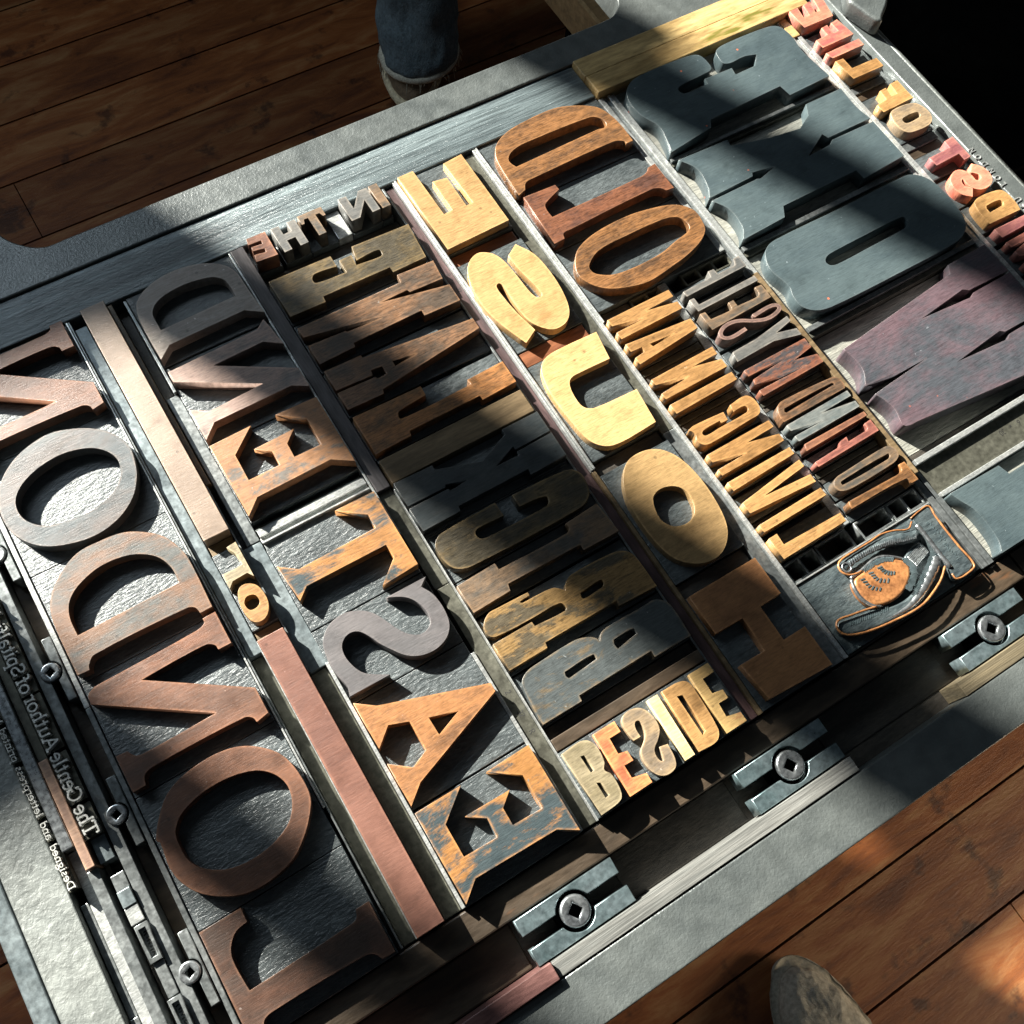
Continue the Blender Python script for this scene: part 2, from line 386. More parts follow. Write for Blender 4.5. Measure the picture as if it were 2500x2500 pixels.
GLYPHS = '''
END_D:20.7,316.5 20.7,331.4 21.1,345.3~ 22.4,351.5~ 25,356.3~ 30.9,360.8~ 40.5,364.2~ 51.4,365~ 63,363~ 71.3,359.1~ 76.6,354.2~ 79.3,347.9~ 79.9,340~ 81.2,317.4 72.2,323.6 28.4,322.8|28.3,333.4 72.4,334.4 72.3,341.4~ 71.5,346.2~ 69.2,349.4~ 65.3,351.8~ 53.7,353.9~ 42.3,353.4~ 34.5,351~ 30.1,347.3~ 28.4,343.6~ 28.3,339.9~
END_N:23.1,307.9 72.7,309.3 78.7,313.7 81.2,294.4 72,300.9 43,300.2 81.2,277.4 81.2,264.7 73,269.5 28.9,269.3 20.7,261.7 20.7,282.2 29.6,276.4 60.6,277.9 20.7,301.1 20.7,308
END_E:20.7,258.1 44.1,258.6 29.9,247.1 29.5,231.2 46.9,231.2 46.8,239.9 39.5,245.5 62.4,246.2 55.7,240.1 55.3,231.6 70.6,231.3 70.8,248.2 57.8,258.1 81.2,257.3 81.2,214.1 70.7,221.1 29.2,220.6 20.7,213.2
EAST_T:59.1,194.8 81.2,194.6 81.2,149.1 60.6,148.1 72.5,158.2 72.3,166 28.7,166.3 22.3,161 20.7,182.6 29.4,176.1 72.2,176.6 72.4,184.8
EAST_S:81.2,141.6 76.7,138.1 79.7,131.9~ 80.7,123.1~ 79.1,114.7~ 74.5,109.4~ 67.1,107~ 59.5,107.9~ 53.4,111.5~ 49,117.1~ 45.3,123~ 42.7,128.7~ 39.4,133.4~ 35,134.8~ 30.6,132.8~ 28.4,128.7~ 28.5,122.6~ 31,115.7~ 34.7,112.1~ 42.2,107.4 20.7,107.8 22.2,112.4 20.3,122.1~ 20.5,130.9~ 22.1,137.2~ 26.3,142~ 32.3,144.7~ 38.7,144.9~ 45.4,142.2~ 50,137.9~ 52.9,132.6~ 56.3,125~ 60.3,119.6~ 65.4,117.2~ 70.6,119.1~ 72.5,122.9~ 72.2,128.1~ 70.1,133.7~ 66.4,137.8~ 59.1,141.7
EAST_A:20.7,104.3 29.6,97.6 81.2,79.6 81.2,75 29.7,56.5 20.7,49.3 20.7,71.7 30.1,64.2 39,68 38.9,83.4 29.7,86.8 20.7,79.2|47.7,80.2 61.5,76 47.8,70.9
EAST_E:20.7,46 44.8,46 30.2,34.6 30.1,18.4 47.1,17.9 47.5,27.3 39.5,33.1 63,32.7 56.2,27.2 56,18.6 71.4,18 71.5,35.2 58.1,45 81.2,45.5 81.2,0.6 72.1,6.5 29.9,7.8 20.7,0.6
LANE_E:91.9,333.8 129.5,333 129.6,325.1 116.5,326.4~ 113.7,324~ 114.4,320.8~ 132.2,319.3 132.4,328 140.2,328.2 139.4,320.8 154.2,319.6~ 155.8,321.2~ 155,324.1~ 140.8,323.4 142.9,333.1 178.8,331.7 176.6,307 155,306.8 155,310.6 113.7,311 113.2,307.2 91.9,307.9
LANE_N:91.9,299.6 155.3,299 156.1,304.2 178.8,303.2 177.5,290 156.7,290.8 156.1,292.8 138.9,292.7 178.8,284.8 178.8,272.8 156.2,273.6 156.4,277.4 114,276.8 113.7,274.3 91.9,273.8 91.9,287 113.9,285.8 114.1,284.8 139.8,283.6 91.9,292.9
LANE_A:91.9,268.9 113.8,268.3 113.9,266.4 178.8,259.3 178.8,252.1 113.9,244.2 113.2,241.5 91.9,242.3 91.9,253.8 114.2,252.8 114.6,251.4 120.5,251.7 120.2,256.8 114,257.4 113.4,254.3 91.9,255.4|126.8,256.7 141,254.7 126.7,253.6
LANE_L:91.9,237 132.3,236.1 132,230 115.9,228.6~ 113.8,227.5~ 113.7,224~ 156.4,223.9 156.2,227.3 178.8,227.9 178.8,213.4 157,212.7 157,215.6 114,215.6 113.5,212.7 91.9,212.3
BRICK_K:91.9,193.3 114.4,192.6 114.3,189.8 138.2,181.5 156.9,189.4 156.7,192.5 178.8,192.5 178.8,179.2 156.6,178.8 156.5,181 142.6,175.7 156.8,175.3 156.9,177.5 178.8,178.1 178.8,162.9 156,162.5 156.5,166 114.6,166 114,163.1 91.9,162.9 91.9,177.1 114.8,177.1 115.1,175.5 126,176.4 114.4,179.7 114.4,178.3 91.9,178.5
BRICK_C:131.7,158.4 131.9,150 116.6,150.5~ 114.3,148.7~ 115.1,145.3~ 118.5,144.2~ 153,143.6~ 156.2,145.3~ 156.1,148.5~ 141.3,150.3 141.6,157.6 173.5,155.7~ 179.2,151.1~ 178.7,142.3~ 175.5,136.9~ 168.1,134~ 103.9,134.7~ 96.1,137.6~ 93.2,143.5~ 92.9,151.3~ 94.8,155.3~ 99.8,157.6~
BRICK_I:91.9,129.5 114.4,130.3 114.5,126.5 153.5,125.7~ 157.1,127.1~ 157,130.5 177.2,131.9 178.8,113.3 157.1,113.7 157.2,117.1 114.6,117.6 113.7,114 91.9,113.4
BRICK_R:91.9,95.1 114.3,95.2 114.5,92.6 131.5,91.6~ 133,93.2~ 131.3,96.3~ 115.6,96.5~ 95.9,97.5~ 92.5,99.5~ 92.2,103.7~ 94.4,107.3~ 98.6,109.7~ 103.4,109.7~ 120.7,109.1 120.7,107.2 114.8,106.8~ 115.4,105.8~ 121.7,105.6 132.5,104.7~ 135.9,102.3~ 137.3,100.3 139.8,103.8~ 144.9,105.9~ 168.8,105.2~ 175.5,102.6~ 178.2,97.6~ 178.8,79 156.1,80.1 156.8,83 114.6,82.9 114,80.1 91.9,79.9|143.4,95.4 155.9,96.1~ 156.4,94.1~ 154.8,92.5 143.6,92~ 142.5,93.4~
BRICK_B:91.9,49.8 93.2,67.7~ 94.9,72.9~ 99.6,75.5~ 106.4,76.2~ 127.4,76.6~ 134.2,74.6~ 137.4,71.9~ 137.8,69.8 140.5,72.9~ 145.4,74.1~ 166.9,73.8~ 173.5,73.7~ 178,70.2~ 179.3,64.9~ 178.8,49.3 156.8,49.6 157.1,53 114.6,52.6 114.3,49.7|114.8,65.8 131.4,66~ 131.7,63.3 114.9,62.2 114.2,63.8~|144.3,67 155.8,66.8~ 155.9,63.9 143.6,62.2 143.3,64.8~
HOUSE_E:189.7,363.7 200,363.8 200.4,328.1 206.2,328.4 206.3,351.5 215.3,350.2 215,327.3 219.5,327.6 218.6,360.1 231.6,361.4 231.6,306.7 189.7,305.6
HOUSE_S:202.8,295.3~ 194.6,291~ 189.6,281.2~ 187.6,265.9~ 189.4,251.5~ 196.2,231.2 205.2,236.1 202.4,249.7~ 201,262.7~ 201.2,270.8~ 203.6,271.8~ 204.7,268.9~ 204.2,255.5~ 205.2,242.8~ 209.8,234.9~ 215.6,231~ 223.5,232.1~ 229,237.8~ 232.4,249.6~ 233.4,264.4~ 231.8,279.3~ 225.9,290.4 217.9,285.4 218.6,273.8~ 220.4,263.1~ 221,254.5~ 219.4,252.9~ 216.9,254.7~ 215.7,261.5~ 215,275.8~ 213.2,286.6~ 209.5,292.4~
HOUSE_U:194.3,212.5~ 199.2,217.6~ 207.4,219.3~ 234.5,218.6 231.6,200.5 213.2,201.1~ 206.2,200.6~ 203,197.2~ 201.4,187.8~ 202.8,181.6~ 208.2,178.9~ 233.8,177.4 231.6,155.6 209.4,154.7~ 199.8,156.8~ 193.8,164.3~ 191.8,177.9~ 191.1,198.7~
HOUSE_O:198.2,138.1~ 205.2,143.9~ 215.3,144.7~ 223.9,141.1~ 229.6,133.3~ 232.7,121.7~ 233.2,106.9~ 231.1,92.1~ 227.1,83.4~ 219.3,77.1~ 210.6,76~ 202.1,79.2~ 195,86.6~ 191.6,99.3~ 191.2,116.6~ 193,128.2~|204.1,118.7~ 208.7,121.6~ 215.4,121~ 220.7,117.2~ 222.3,110.7~ 219.9,103.3~ 215.2,99.7~ 208.8,99.5~ 203.8,102.3~ 201.2,108.5~
HOUSE_H:189.7,66.1 231.6,65.9 231.6,43.7 218.2,43.4 218,23.6 231.6,23.7 231.6,1.2 193.5,3.6 191.4,24.5 206.1,24.2 206.5,43.2 189.7,43.6
WOKE_E:346.3,303 349.1,312.7~ 350.7,323.5~ 346,335.4~ 345.3,347.6~ 349,356.5~ 357.2,361.9~ 371.3,363.3~ 401.6,362.2~ 408,359.4~ 409.5,351.2~ 408.1,346.4~ 401.9,345.1~ 382.5,344.1~ 378.8,341.8~ 380.9,337.6~ 398.8,337.4 399.3,341.6 420.6,341 419.6,335.4 435.4,335.5 442.1,342.9 433.7,345.1~ 419.1,345.6~ 418.2,353~ 420.8,358~ 429.6,359.8~ 461.6,359.1~ 470.3,356~ 473.2,345.5~ 471.6,332.2~ 474.2,306.1 440.7,305.1 439.5,314.1 383,312.6 379.6,307.3
WOKE_K:346.3,296 382.7,294.7 381.9,289.9 407.5,283.4 429.7,280.4 440.9,286.3 445.3,294.3 474.1,294.2 473.5,277.7~ 475.5,265.7 440.9,265.9 439.3,270 420.6,260.5 439.2,261.2 442.3,263.6 475.5,263 475.5,232 441,230.1 440.5,237.4 383,237.3 378.6,230.3 346.3,229.1 351.3,236.8~ 352.1,250.5~ 346.3,261.2 381,261.5 383.1,260.7 397.6,264 381.3,266.6 379.9,264.2 346.3,263.4 350.3,270.4~ 352.5,284.6~
WOKE_O:350.9,213.5~ 347.9,203.7~ 350.4,189.5~ 348.4,183.6~ 348.5,175.1~ 354.3,168.9~ 364.5,166.4~ 412,165.3~ 461.5,165.7~ 472.8,170.1~ 478.2,179.4~ 479.9,200.1~ 477.3,210.9~ 472.2,217.1~ 465.4,219.6~ 414.3,219.6~ 364.5,220.1~ 356.5,218.5~|382.6,195~ 380.6,192.4~ 381.8,189.6~ 386.2,188.2~ 411.6,188.4~ 439.2,188.9~ 443.8,190.9~ 444.5,195.1~ 441.2,196.4~ 414,196.5~ 387.1,196.2~
WOKE_W:351.9,140.8 442.1,149.8 445.3,155.4 475.5,155.8 477.3,133.9 444.5,135.6 441.3,137.7 405.5,134.3 442.6,131.1 445.7,132.9 477,132.2 472.5,82.7 478.3,82.9 443.9,102.8 441.7,105.2 405,101.9 442,98.7 445.4,100.8
WOKE_I:346.3,41.9 380.9,40.3 383.8,33.1 394.6,34.1 363.5,0.9 347.3,2.2 351.9,15.9~ 351.4,26.9~ 346.2,35.9~
OLD_D:245.8,318.8 247,338.7~ 248.8,350~ 254.3,357.9~ 265.2,363.2~ 282.2,365.5~ 300.6,365.5~ 313.8,361.2~ 324.2,354.6~ 328,348.1~ 330.2,337.3~ 330.2,321.4 325.1,321.4 324.5,323.9~ 318.7,326.3~ 260.3,325.6~ 254.8,324.8~ 251.5,320.5|255.9,337.8 315.2,339~ 320.4,338.4~ 322.7,341.2~ 321.2,346~ 316.4,349~ 271.5,350.5~ 261.8,349.4~ 256,346.2~ 254.4,342.5~
OLD_L:247.7,316.6 269.3,315.6 269.8,311.5 257,306.4~ 255.2,302.9~ 255.2,296.6 318.4,296.5~ 324.1,298~ 326.2,300 331.8,300.7 331.8,279.9 326.5,280.4 324.1,283.5~ 318.7,285.3~ 260.8,283.8~ 254.9,283.4~ 253.2,279.9 245.8,279.7
OLD_O:250.4,265~ 257.5,271.1~ 271.5,275.2~ 294.1,276.3~ 313.1,273.5~ 325.8,269~ 332.7,260.9~ 332.5,251.3~ 330,245.2~ 321.4,239.6~ 309.5,235.9~ 300.6,234.3~ 280,231.8~ 264.5,235.2~ 254.6,240.3~ 248.5,247.8~ 246.4,255.9~|255.9,257.8~ 266.3,263.5~ 286.1,264.5~ 311.7,263.9~ 320.4,261.4~ 323.2,257~ 323,252~ 319.3,249.5~ 310.2,247.8~ 298.3,244.9~ 278.6,244.1~ 264.5,245.8~ 257.2,249.8~ 254.7,253.5~
LIV_N:244.2,221.8 286.5,221.9 286.5,216.8 266.7,216.5 286.5,212.9 286.5,207.8 244.2,207.6 244.2,212.5 265.1,212.8 244.2,217.2
LIV_A:244.2,203.7 286.5,199.9 286.5,192.8 244.2,189.2 244.2,193.9 250.9,194.7 251.3,197.9 244.2,198.3|256.6,197.4 273,196.4 257.2,195.2
LIV_N2:244.2,178.2 286.5,178.9 286.5,173.7 268.8,173.8 286.5,169.9 286.5,164.4 244.2,164.2 244.2,168.2 264.5,169.7 244.2,174.3
LIV_I:244.2,160.2 286.5,160.4 286.5,155 244.2,154
LIV_G:244.2,142.7 248.1,143.5~ 267.4,142.3 266.8,137.1 262.2,137.3 262.4,138.9 251.5,138.5~ 249.5,137.1~ 250.7,135.3~ 260.4,135.5~ 277.9,135.7~ 280.7,137.1~ 279.7,139.5~ 272.3,139.5 273.2,143.9 284,144.5~ 287,141~ 286.9,134.7~ 284.1,131.5~ 277.5,131.1~ 250.5,130.2~ 246.1,131.6~ 244.7,135.2~ 246,139.1~
LIV_N3:244.2,125.6 286.5,125.9 286.5,121.3 267.3,120.9 286.5,116.5 286.5,111.8 244.2,111.7 244.2,115.6 264.1,116.1 244.2,120.6
LIV_I2:244.2,107 286.5,107.2 286.5,102.7 244.2,101.5
LIV_V:244.2,93.6 286.5,98.6 286.5,94.1 256.2,91 286.5,88.7 286.5,83.7 244.2,86.8
LIV_I3:244.2,79.1 286.5,79.7 286.5,74.8 244.2,74.5
LIV_L:244.2,70.4 249.6,70.6 249.2,64 286.5,63 286.5,57.8 244.2,57.5
MYS_T:294.6,65.7 327.7,64.6 331.9,65.4~ 333,68.9 336.7,68.8 336.7,56.7 331.9,56.9 330.7,60.5~ 293.1,61.6
MYS_O:294.4,78.2~ 297.4,80~ 302.9,80.4~ 332.1,81.1~ 336.2,79.6~ 337.5,75.5~ 335.5,72.5~ 330,71~ 300.4,70.9~ 294.6,72.7~ 293.5,75.8~|297.8,76.3~ 298.2,74.8~ 329.1,74.4~ 331.8,75.3~ 331.6,77~ 299.7,77~
MYS_F:293.1,92.9 311,93.6 313.2,95.9 318.1,96.5 317.3,93.6 328.2,93.9~ 331.5,94.4~ 332.1,97.7 336.7,98.2 336.7,90.5 293.1,89.8
MYS_I:295,104.4 336.7,103.9 336.7,101 293.1,100.5
MYS_N:293.1,118.3 336.7,118.8 336.7,115.1 314.8,114.8 336.7,111.5 336.7,107.4 293.1,107.1 293.1,110.8 312.7,110.8 293.1,114.4
MYS_D:294.6,128.2~ 296.8,130.7~ 300.7,131.7~ 334.3,129.7~ 337.1,127.9~ 338,123.6~ 336.7,120.5 293.1,120.6 293.3,124.8~|297.2,125.5 298.8,127.2~ 331.9,126.8~ 333,125.4 297.9,124.6
MYS_M:293.1,157.5 336.7,157.6 336.7,151 322.7,149 336.7,145.9 336.7,140 293.1,139.3 293.1,143.2 326.9,142.9 293.1,147.2 294.6,150.4 325.6,153 293.1,153.2
MYS_Y:294.6,170.2 311.7,170.7 336.7,174.3 336.7,170.6 324.5,168.2 336.7,165 336.7,160.2 319.7,164.4 293.1,163.8
MYS_S:310.7,178.9 300.1,178.3 295.7,180.3 296.3,183.9 302.4,186.3 309.8,185.2 318.3,180.7 325.7,178.3 333.3,179.1 336.7,181.6 333,184.1 319.4,183.6
MYS_E:293.1,199.7 296.4,199.3 296.6,193.8 309.3,193.2~ 311.5,193.9~ 312.1,198 315.6,198 315.6,193.6 329.1,193.1~ 331.5,194.3~ 332.1,198.9 336.7,198.7 336.7,189 293.1,187.7
MYS_L:293.1,210.2 296.2,210.1 296.2,205.1 336.7,205.6 336.7,201.8 293.1,201.4
MYS_F2:293.1,216.5 313.5,217 314.3,221 318.1,220.8 318.4,216.8 331.1,217 332.8,221.1 336.7,221.3 336.7,213.4 293.1,212.8
LIFE_E:485.5,363.3 492.4,363.5 490.9,354.7 495.9,354.4 497.3,363.6 503.5,364.4 501.2,354.6 504.7,354.2 507.3,365.8 514.3,366.2 510,346.7 485.5,347
LIFE_F:485.5,334.4 495.7,334.9 495.7,341.5 501,342 500.2,334.8 504.8,334.4 504.4,342.1 510.3,343 512.3,327.4 485.5,327.2
LIFE_I:484.2,322.3 512.3,322.5 512.3,316.7 485.5,316.8
LIFE_L:485.5,314 491.8,313.6 491.8,304.3 512.3,303.8 512.3,296.2 486.8,296.6
OF_F:486.6,272.1 495.2,273.1 496,280.5 501.2,280.8 500,273.6 504.8,273.5 505.9,282 512.3,282.3 512.3,265.9 486.6,265.5
OF_O:489.6,261.9~ 493.8,264.3~ 506.6,263.4~ 511.7,260.4~ 513.9,251.6~ 511.2,245.9~ 505.8,243.5~ 493.4,244.1~ 488.9,246.5~ 487.4,253.6~|493.4,254.6~ 495.9,256~ 506.4,255.5~ 507.1,252.8~ 504.9,251.5~ 494.3,251.5~
MIDST_T:488.8,222.9 506.3,223 506.5,228.4 513.8,229.1 513.8,211.2 507.9,211 508.2,216.5 488.8,216
MIDST_S:495.8,189.2 491.3,193.8 492,200.6 497.5,203.8 500.5,200.6 500.8,194.3 504.6,191.2 510.9,192.8 512.1,198.9 507.7,204.3
MIDST_D:490.8,182~ 495.6,184.3~ 508.8,183.4~ 514,180.7~ 515.1,171.2~ 513.8,164.6 488.8,165.7 488.8,174.4~|495,175.4 496.5,177~ 506.9,176.5~ 507.7,174.1~ 506.5,172.5 494.8,172.2
MIDST_I:488.8,161.3 515.9,160.4 515.8,154.5 488.8,154.2
LON_N:-21.3,176.7 -14.8,176.9 -14.8,159 -21.5,159.1 -22,161.9~ -25.9,164.2~ -57.9,163.8 -14.8,134.1 -14.8,120.4 -21.3,119.1 -22.1,121.9~ -25.5,123.9~ -70,124.7~ -74.5,123~ -75.9,118.8 -82.1,118.9 -82.1,137.4 -76.8,137 -74.8,133.6~ -71.3,132.4~ -35.4,132.5 -82.1,164.8 -81.5,169.5~ -77.6,171.8 -26.3,172.7~ -21.8,174.2~
LON_O2:-17.7,260.1~ -15,268.5~ -14,277.5~ -17.5,287.5~ -24.1,294.8~ -32.6,300~ -45.3,303.9~ -59.2,301.6~ -69.2,296.5~ -76.4,289.3~ -81.5,278.2~ -82.2,266.2~ -78.4,255.9~ -70.5,247.6~ -57.8,242.4~ -45.7,241.1~ -34,244~ -24,250.8~|-24.2,265.2~ -22.1,274.1~ -25.9,282~ -33.2,287.3~ -45.1,290~ -57.4,288.4~ -67.3,284~ -73.2,277.6~ -74.5,270~ -72.1,263.2~ -65.4,257.3~ -55,254.7~ -42.4,254.4~ -31.5,258~
LON_D:-82.1,180.5 -82.1,191.9 -81.6,210.5~ -78.9,220.5~ -71.7,229.3~ -59.1,236.7~ -46.2,237.3~ -35.2,235.8~ -26.8,231.2~ -20.1,225~ -15.8,216.3~ -14.1,207.2~ -14.8,179.7 -21.1,179.7 -22,183.3~ -25.5,185.1~ -71.7,185.7~ -75.5,182.5~ -76.3,180.1|-74.5,198.3 -23.3,198.8 -23.2,207.8~ -26.6,215.8~ -33.4,221.5~ -41.4,224.4~ -52.6,224.9~ -64.4,221.2~ -71.1,215.9~ -74.1,208.6~
LON_O:-17,73.9~ -15.3,86.6~ -18.3,99.9~ -26.1,108.9~ -34.6,113.8~ -45.8,115.7~ -59.4,114.5~ -69.4,110.6~ -76.9,102.9~ -81.7,94.9~ -80.7,92.9~ -81.5,79.7~ -77.5,68.5~ -69.5,60.3~ -57.7,54.6~ -44.4,54.3~ -31.3,58.6~|-24.7,77.3~ -22.4,85.9~ -25.1,93.8~ -31.8,99.7~ -43.5,103~ -56.6,102.8~ -67.5,99.5~ -72.8,94.3~ -74,88.8~ -72.8,78.5~ -65.8,70.8~ -55.8,66.7~ -42.3,66.7~ -30.6,70.8~
LON_L:-82.1,50.9 -62.9,50.8 -62.8,44.2 -68.6,43.1~ -73,38.7~ -74.6,33.3~ -73.9,19.5 -28.1,20.1~ -22.9,20.9~ -21.1,24.4 -14.8,24.4 -14.8,0.5 -20.8,0.9 -23,4.5~ -27.6,6~ -69.4,7.2~ -74,5.8~ -74.8,1.4 -82.1,0.7
sOF_O:-2,178.6~ 0.6,181.9~ 4.4,182~ 8.4,178.4~ 9.5,170.9~ 7.9,165.5~ 4.6,162.1~ 0.2,161.8~ -2.2,164.6~ -3.3,172~|-0.7,174.1~ 1.5,176~ 4.9,175.1~ 5.9,172.4~ 5.3,170.2~ 3.2,168.8~ -0,169.1~ -1.1,171.8~
sOF_F:-3.9,192 3.9,191.8 6.9,192.3 6.1,199.5 4.1,203.8 9.2,204.4 9.2,183.4 6.9,186.9 -0.9,186.4 -3.9,183.5
BES_B:92.2,33.8 102.5,34.3~ 106.6,32.5~ 108.5,28.1~ 107.7,20.5~ 105.6,17.3~ 107.3,14.3~ 107.3,7.3~ 105.7,2.9~ 102.4,1.5~ 93,1|99.3,28.3 101,27.9 101.3,19.9 99.4,19.5|99.1,14.4 100.7,13.6 101.2,6.8 99,6.6
BES_E:109.9,33.8 122.2,33.8 122.2,28.1 115.8,28.1 115.3,20.2 119.8,19.1 119.9,13.9 114.8,14.1 114.6,7.7 121.9,6 121.9,1 109,1
BES_S:124.8,21.4 124.4,29.3~ 126.4,33.3~ 131.7,34.4~ 136.9,32.3~ 139.5,26.6~ 139.1,20~ 135.6,16~ 131.3,12.9~ 130.3,9~ 131.5,6.5~ 132.5,8.2~ 134,12.7 138.2,11.8 137.4,4.7~ 135.2,0.9~ 130.2,-0~ 125.9,2.4~ 123.6,8.4~ 124.6,14.9~ 129.2,18.8~ 131.7,21.9~ 132.7,27.5~ 130.8,28.3~ 129.2,26~ 129,21.2
BES_I:141.4,33.8 147.4,33.8 146.7,1 140.7,1
BES_D:150,33.8 159.9,33.4~ 163.9,31.1~ 164.7,25.8~ 163.5,5.5~ 161.2,1.6~ 157.4,0.3~ 148.7,1|155.2,28 157.8,27.2 157.4,7.6 155.1,6.3
BES_E2:166.1,33.8 177.9,33.8 178.1,28.6 171.1,28.4 171,20.4 176.5,19.3 176.4,14.6 170.8,14.7 170.2,7.7 177.5,6 177.7,1 165.4,1
TH_E:93.6,364.6 104.9,364.5 104.5,346.9 91.6,348.1 92.8,352.8 99.3,351.7 99.8,354.4 93.3,355.4 93.5,358.3 100.2,357.6 100.3,360 92.6,360.3
FIST_cuff:319.1,41.9 331.1,41.6 331.3,27.8 331.2,16.1 331.1,5.2 325.6,3.2 316.3,2.9 315.6,5.6 318.3,36.5
FIST_thumb:267.2,39.4~ 270.2,41.6~ 277.6,40.2~ 291.9,41.1~ 304,40.6~ 312.5,37.2~ 317.8,34.4 316.3,28.2 305.8,30.8~ 291.6,33.2~ 276.7,31.6~ 271.6,32.9~ 267,36.1~
FIST_palm:273.6,32.3~ 283.2,33.5~ 291.5,31.6~ 295.7,26.3~ 300.2,21.4~ 295.7,16~ 287.9,12.7~ 280.6,11.4~ 273.2,11.3~ 269.3,16.9~ 268.1,24.2~ 269.6,29~
FIST_index:246.5,16~ 249.1,17.7~ 254.4,16.2~ 268.5,12.9~ 285.2,10.9~ 297.7,12.6~ 310.3,15.5~ 316.5,15.4~ 314.9,10.6~ 304.7,6.2~ 293.8,3.7~ 281.3,2.1~ 267,3.9~ 251.9,7.4~ 246,10.3~ 244.7,13.8~
'''
def parse_glyphs(txt):
    out = {}
    for line in txt.strip().splitlines():
        k, s = line.split(':')
        cs = []
        for c in s.split('|'):
            pts = []
            for t in c.split():
                sm = t.endswith('~'); x, y = t.rstrip('~').split(',')
                pts.append((float(x), float(y), 1 if sm else 0))
            cs.append(pts)
        out[k] = cs
    return out
G = parse_glyphs(GLYPHS)
G['WOKE_W'] = [[(351.9,140.8,0),(442.1,149.8,0),(445.3,155.4,0),(475.5,155.8,0),(475.5,134.3,0),(444.5,135.4,0),(441.3,137.7,0),(405.5,134.3,0),(442.6,131.1,0),(445.7,132.9,0),(475.5,133.2,0),
  (475.5,102.7,0),(443.9,103.2,0),(441.7,105.2,0),(405,101.9,0),(442,98.7,0),(445.4,100.8,0),(475.5,101.3,0),(475.5,82.0,0),(444.5,81.6,0),(442.0,75.0,0),(410,78.3,0),(360,83.9,1),(352.6,84.6,1),(350.7,87.0,1),(353.0,95.8,1),(351.6,103.5,1),(349.2,109.2,0),(391.1,112.6,0),(347.7,115.8,0),(352.8,123.7,1),(353.6,131.5,1)]]
G['WOKE_I'] = [[(346.3,41.5,0),(381.5,40.6,0),(383.4,34.0,0),(440,34.0,0),(441.5,40.6,0),(475.5,40.6,0),(475.5,1.2,0),(441.5,1.2,0),(440,7.8,0),(383.4,7.8,0),(381.5,1.2,0),(347.8,1.4,0),(351.0,7.2,1),(352.2,15.9,1),(351.8,27.3,1),(348.2,36.0,1)]]
G['MIDST_M'] = [[(488.8,150.5,0),(513.8,150.5,0),(513.8,145.6,0),(500,141.0,0),(513.8,136.4,0),(513.8,129.5,0),(488.8,129.5,0),(488.8,134.2,0),(504,134.6,0),(488.8,138.8,0),(488.8,142.8,0),(504,145.8,0),(488.8,146.0,0)]]
G['TH_H'] = [[(108.3,364.4,0),(113.2,364.4,0),(113.2,358.0,0),(118.2,358.0,0),(118.2,364.4,0),(123.3,364.4,0),(123.3,346.6,0),(118.2,346.6,0),(118.2,353.2,0),(113.2,353.2,0),(113.2,346.6,0),(108.3,346.6,0)]]
G['TH_T'] = [[(125.2,365.2,0),(140.4,365.2,0),(140.4,358.8,0),(138.6,358.8,0),(137.6,361.6,0),(135.2,361.6,0),(135.2,347.8,0),(130.4,347.8,0),(130.4,361.6,0),(128.0,361.6,0),(127.0,358.8,0),(125.2,358.8,0)]]
G['TH_N'] = [[(151.2,365,0),(156.4,365,0),(156.4,355.0,0),(164.2,365,0),(169.7,365,0),(169.7,347.8,0),(164.6,347.8,0),(164.6,357.6,0),(156.8,347.8,0),(151.2,347.8,0)]]
G['TH_I'] = [[(171.0,365.2,0),(176.4,365.2,0),(176.4,347.6,0),(171.0,347.6,0)]]

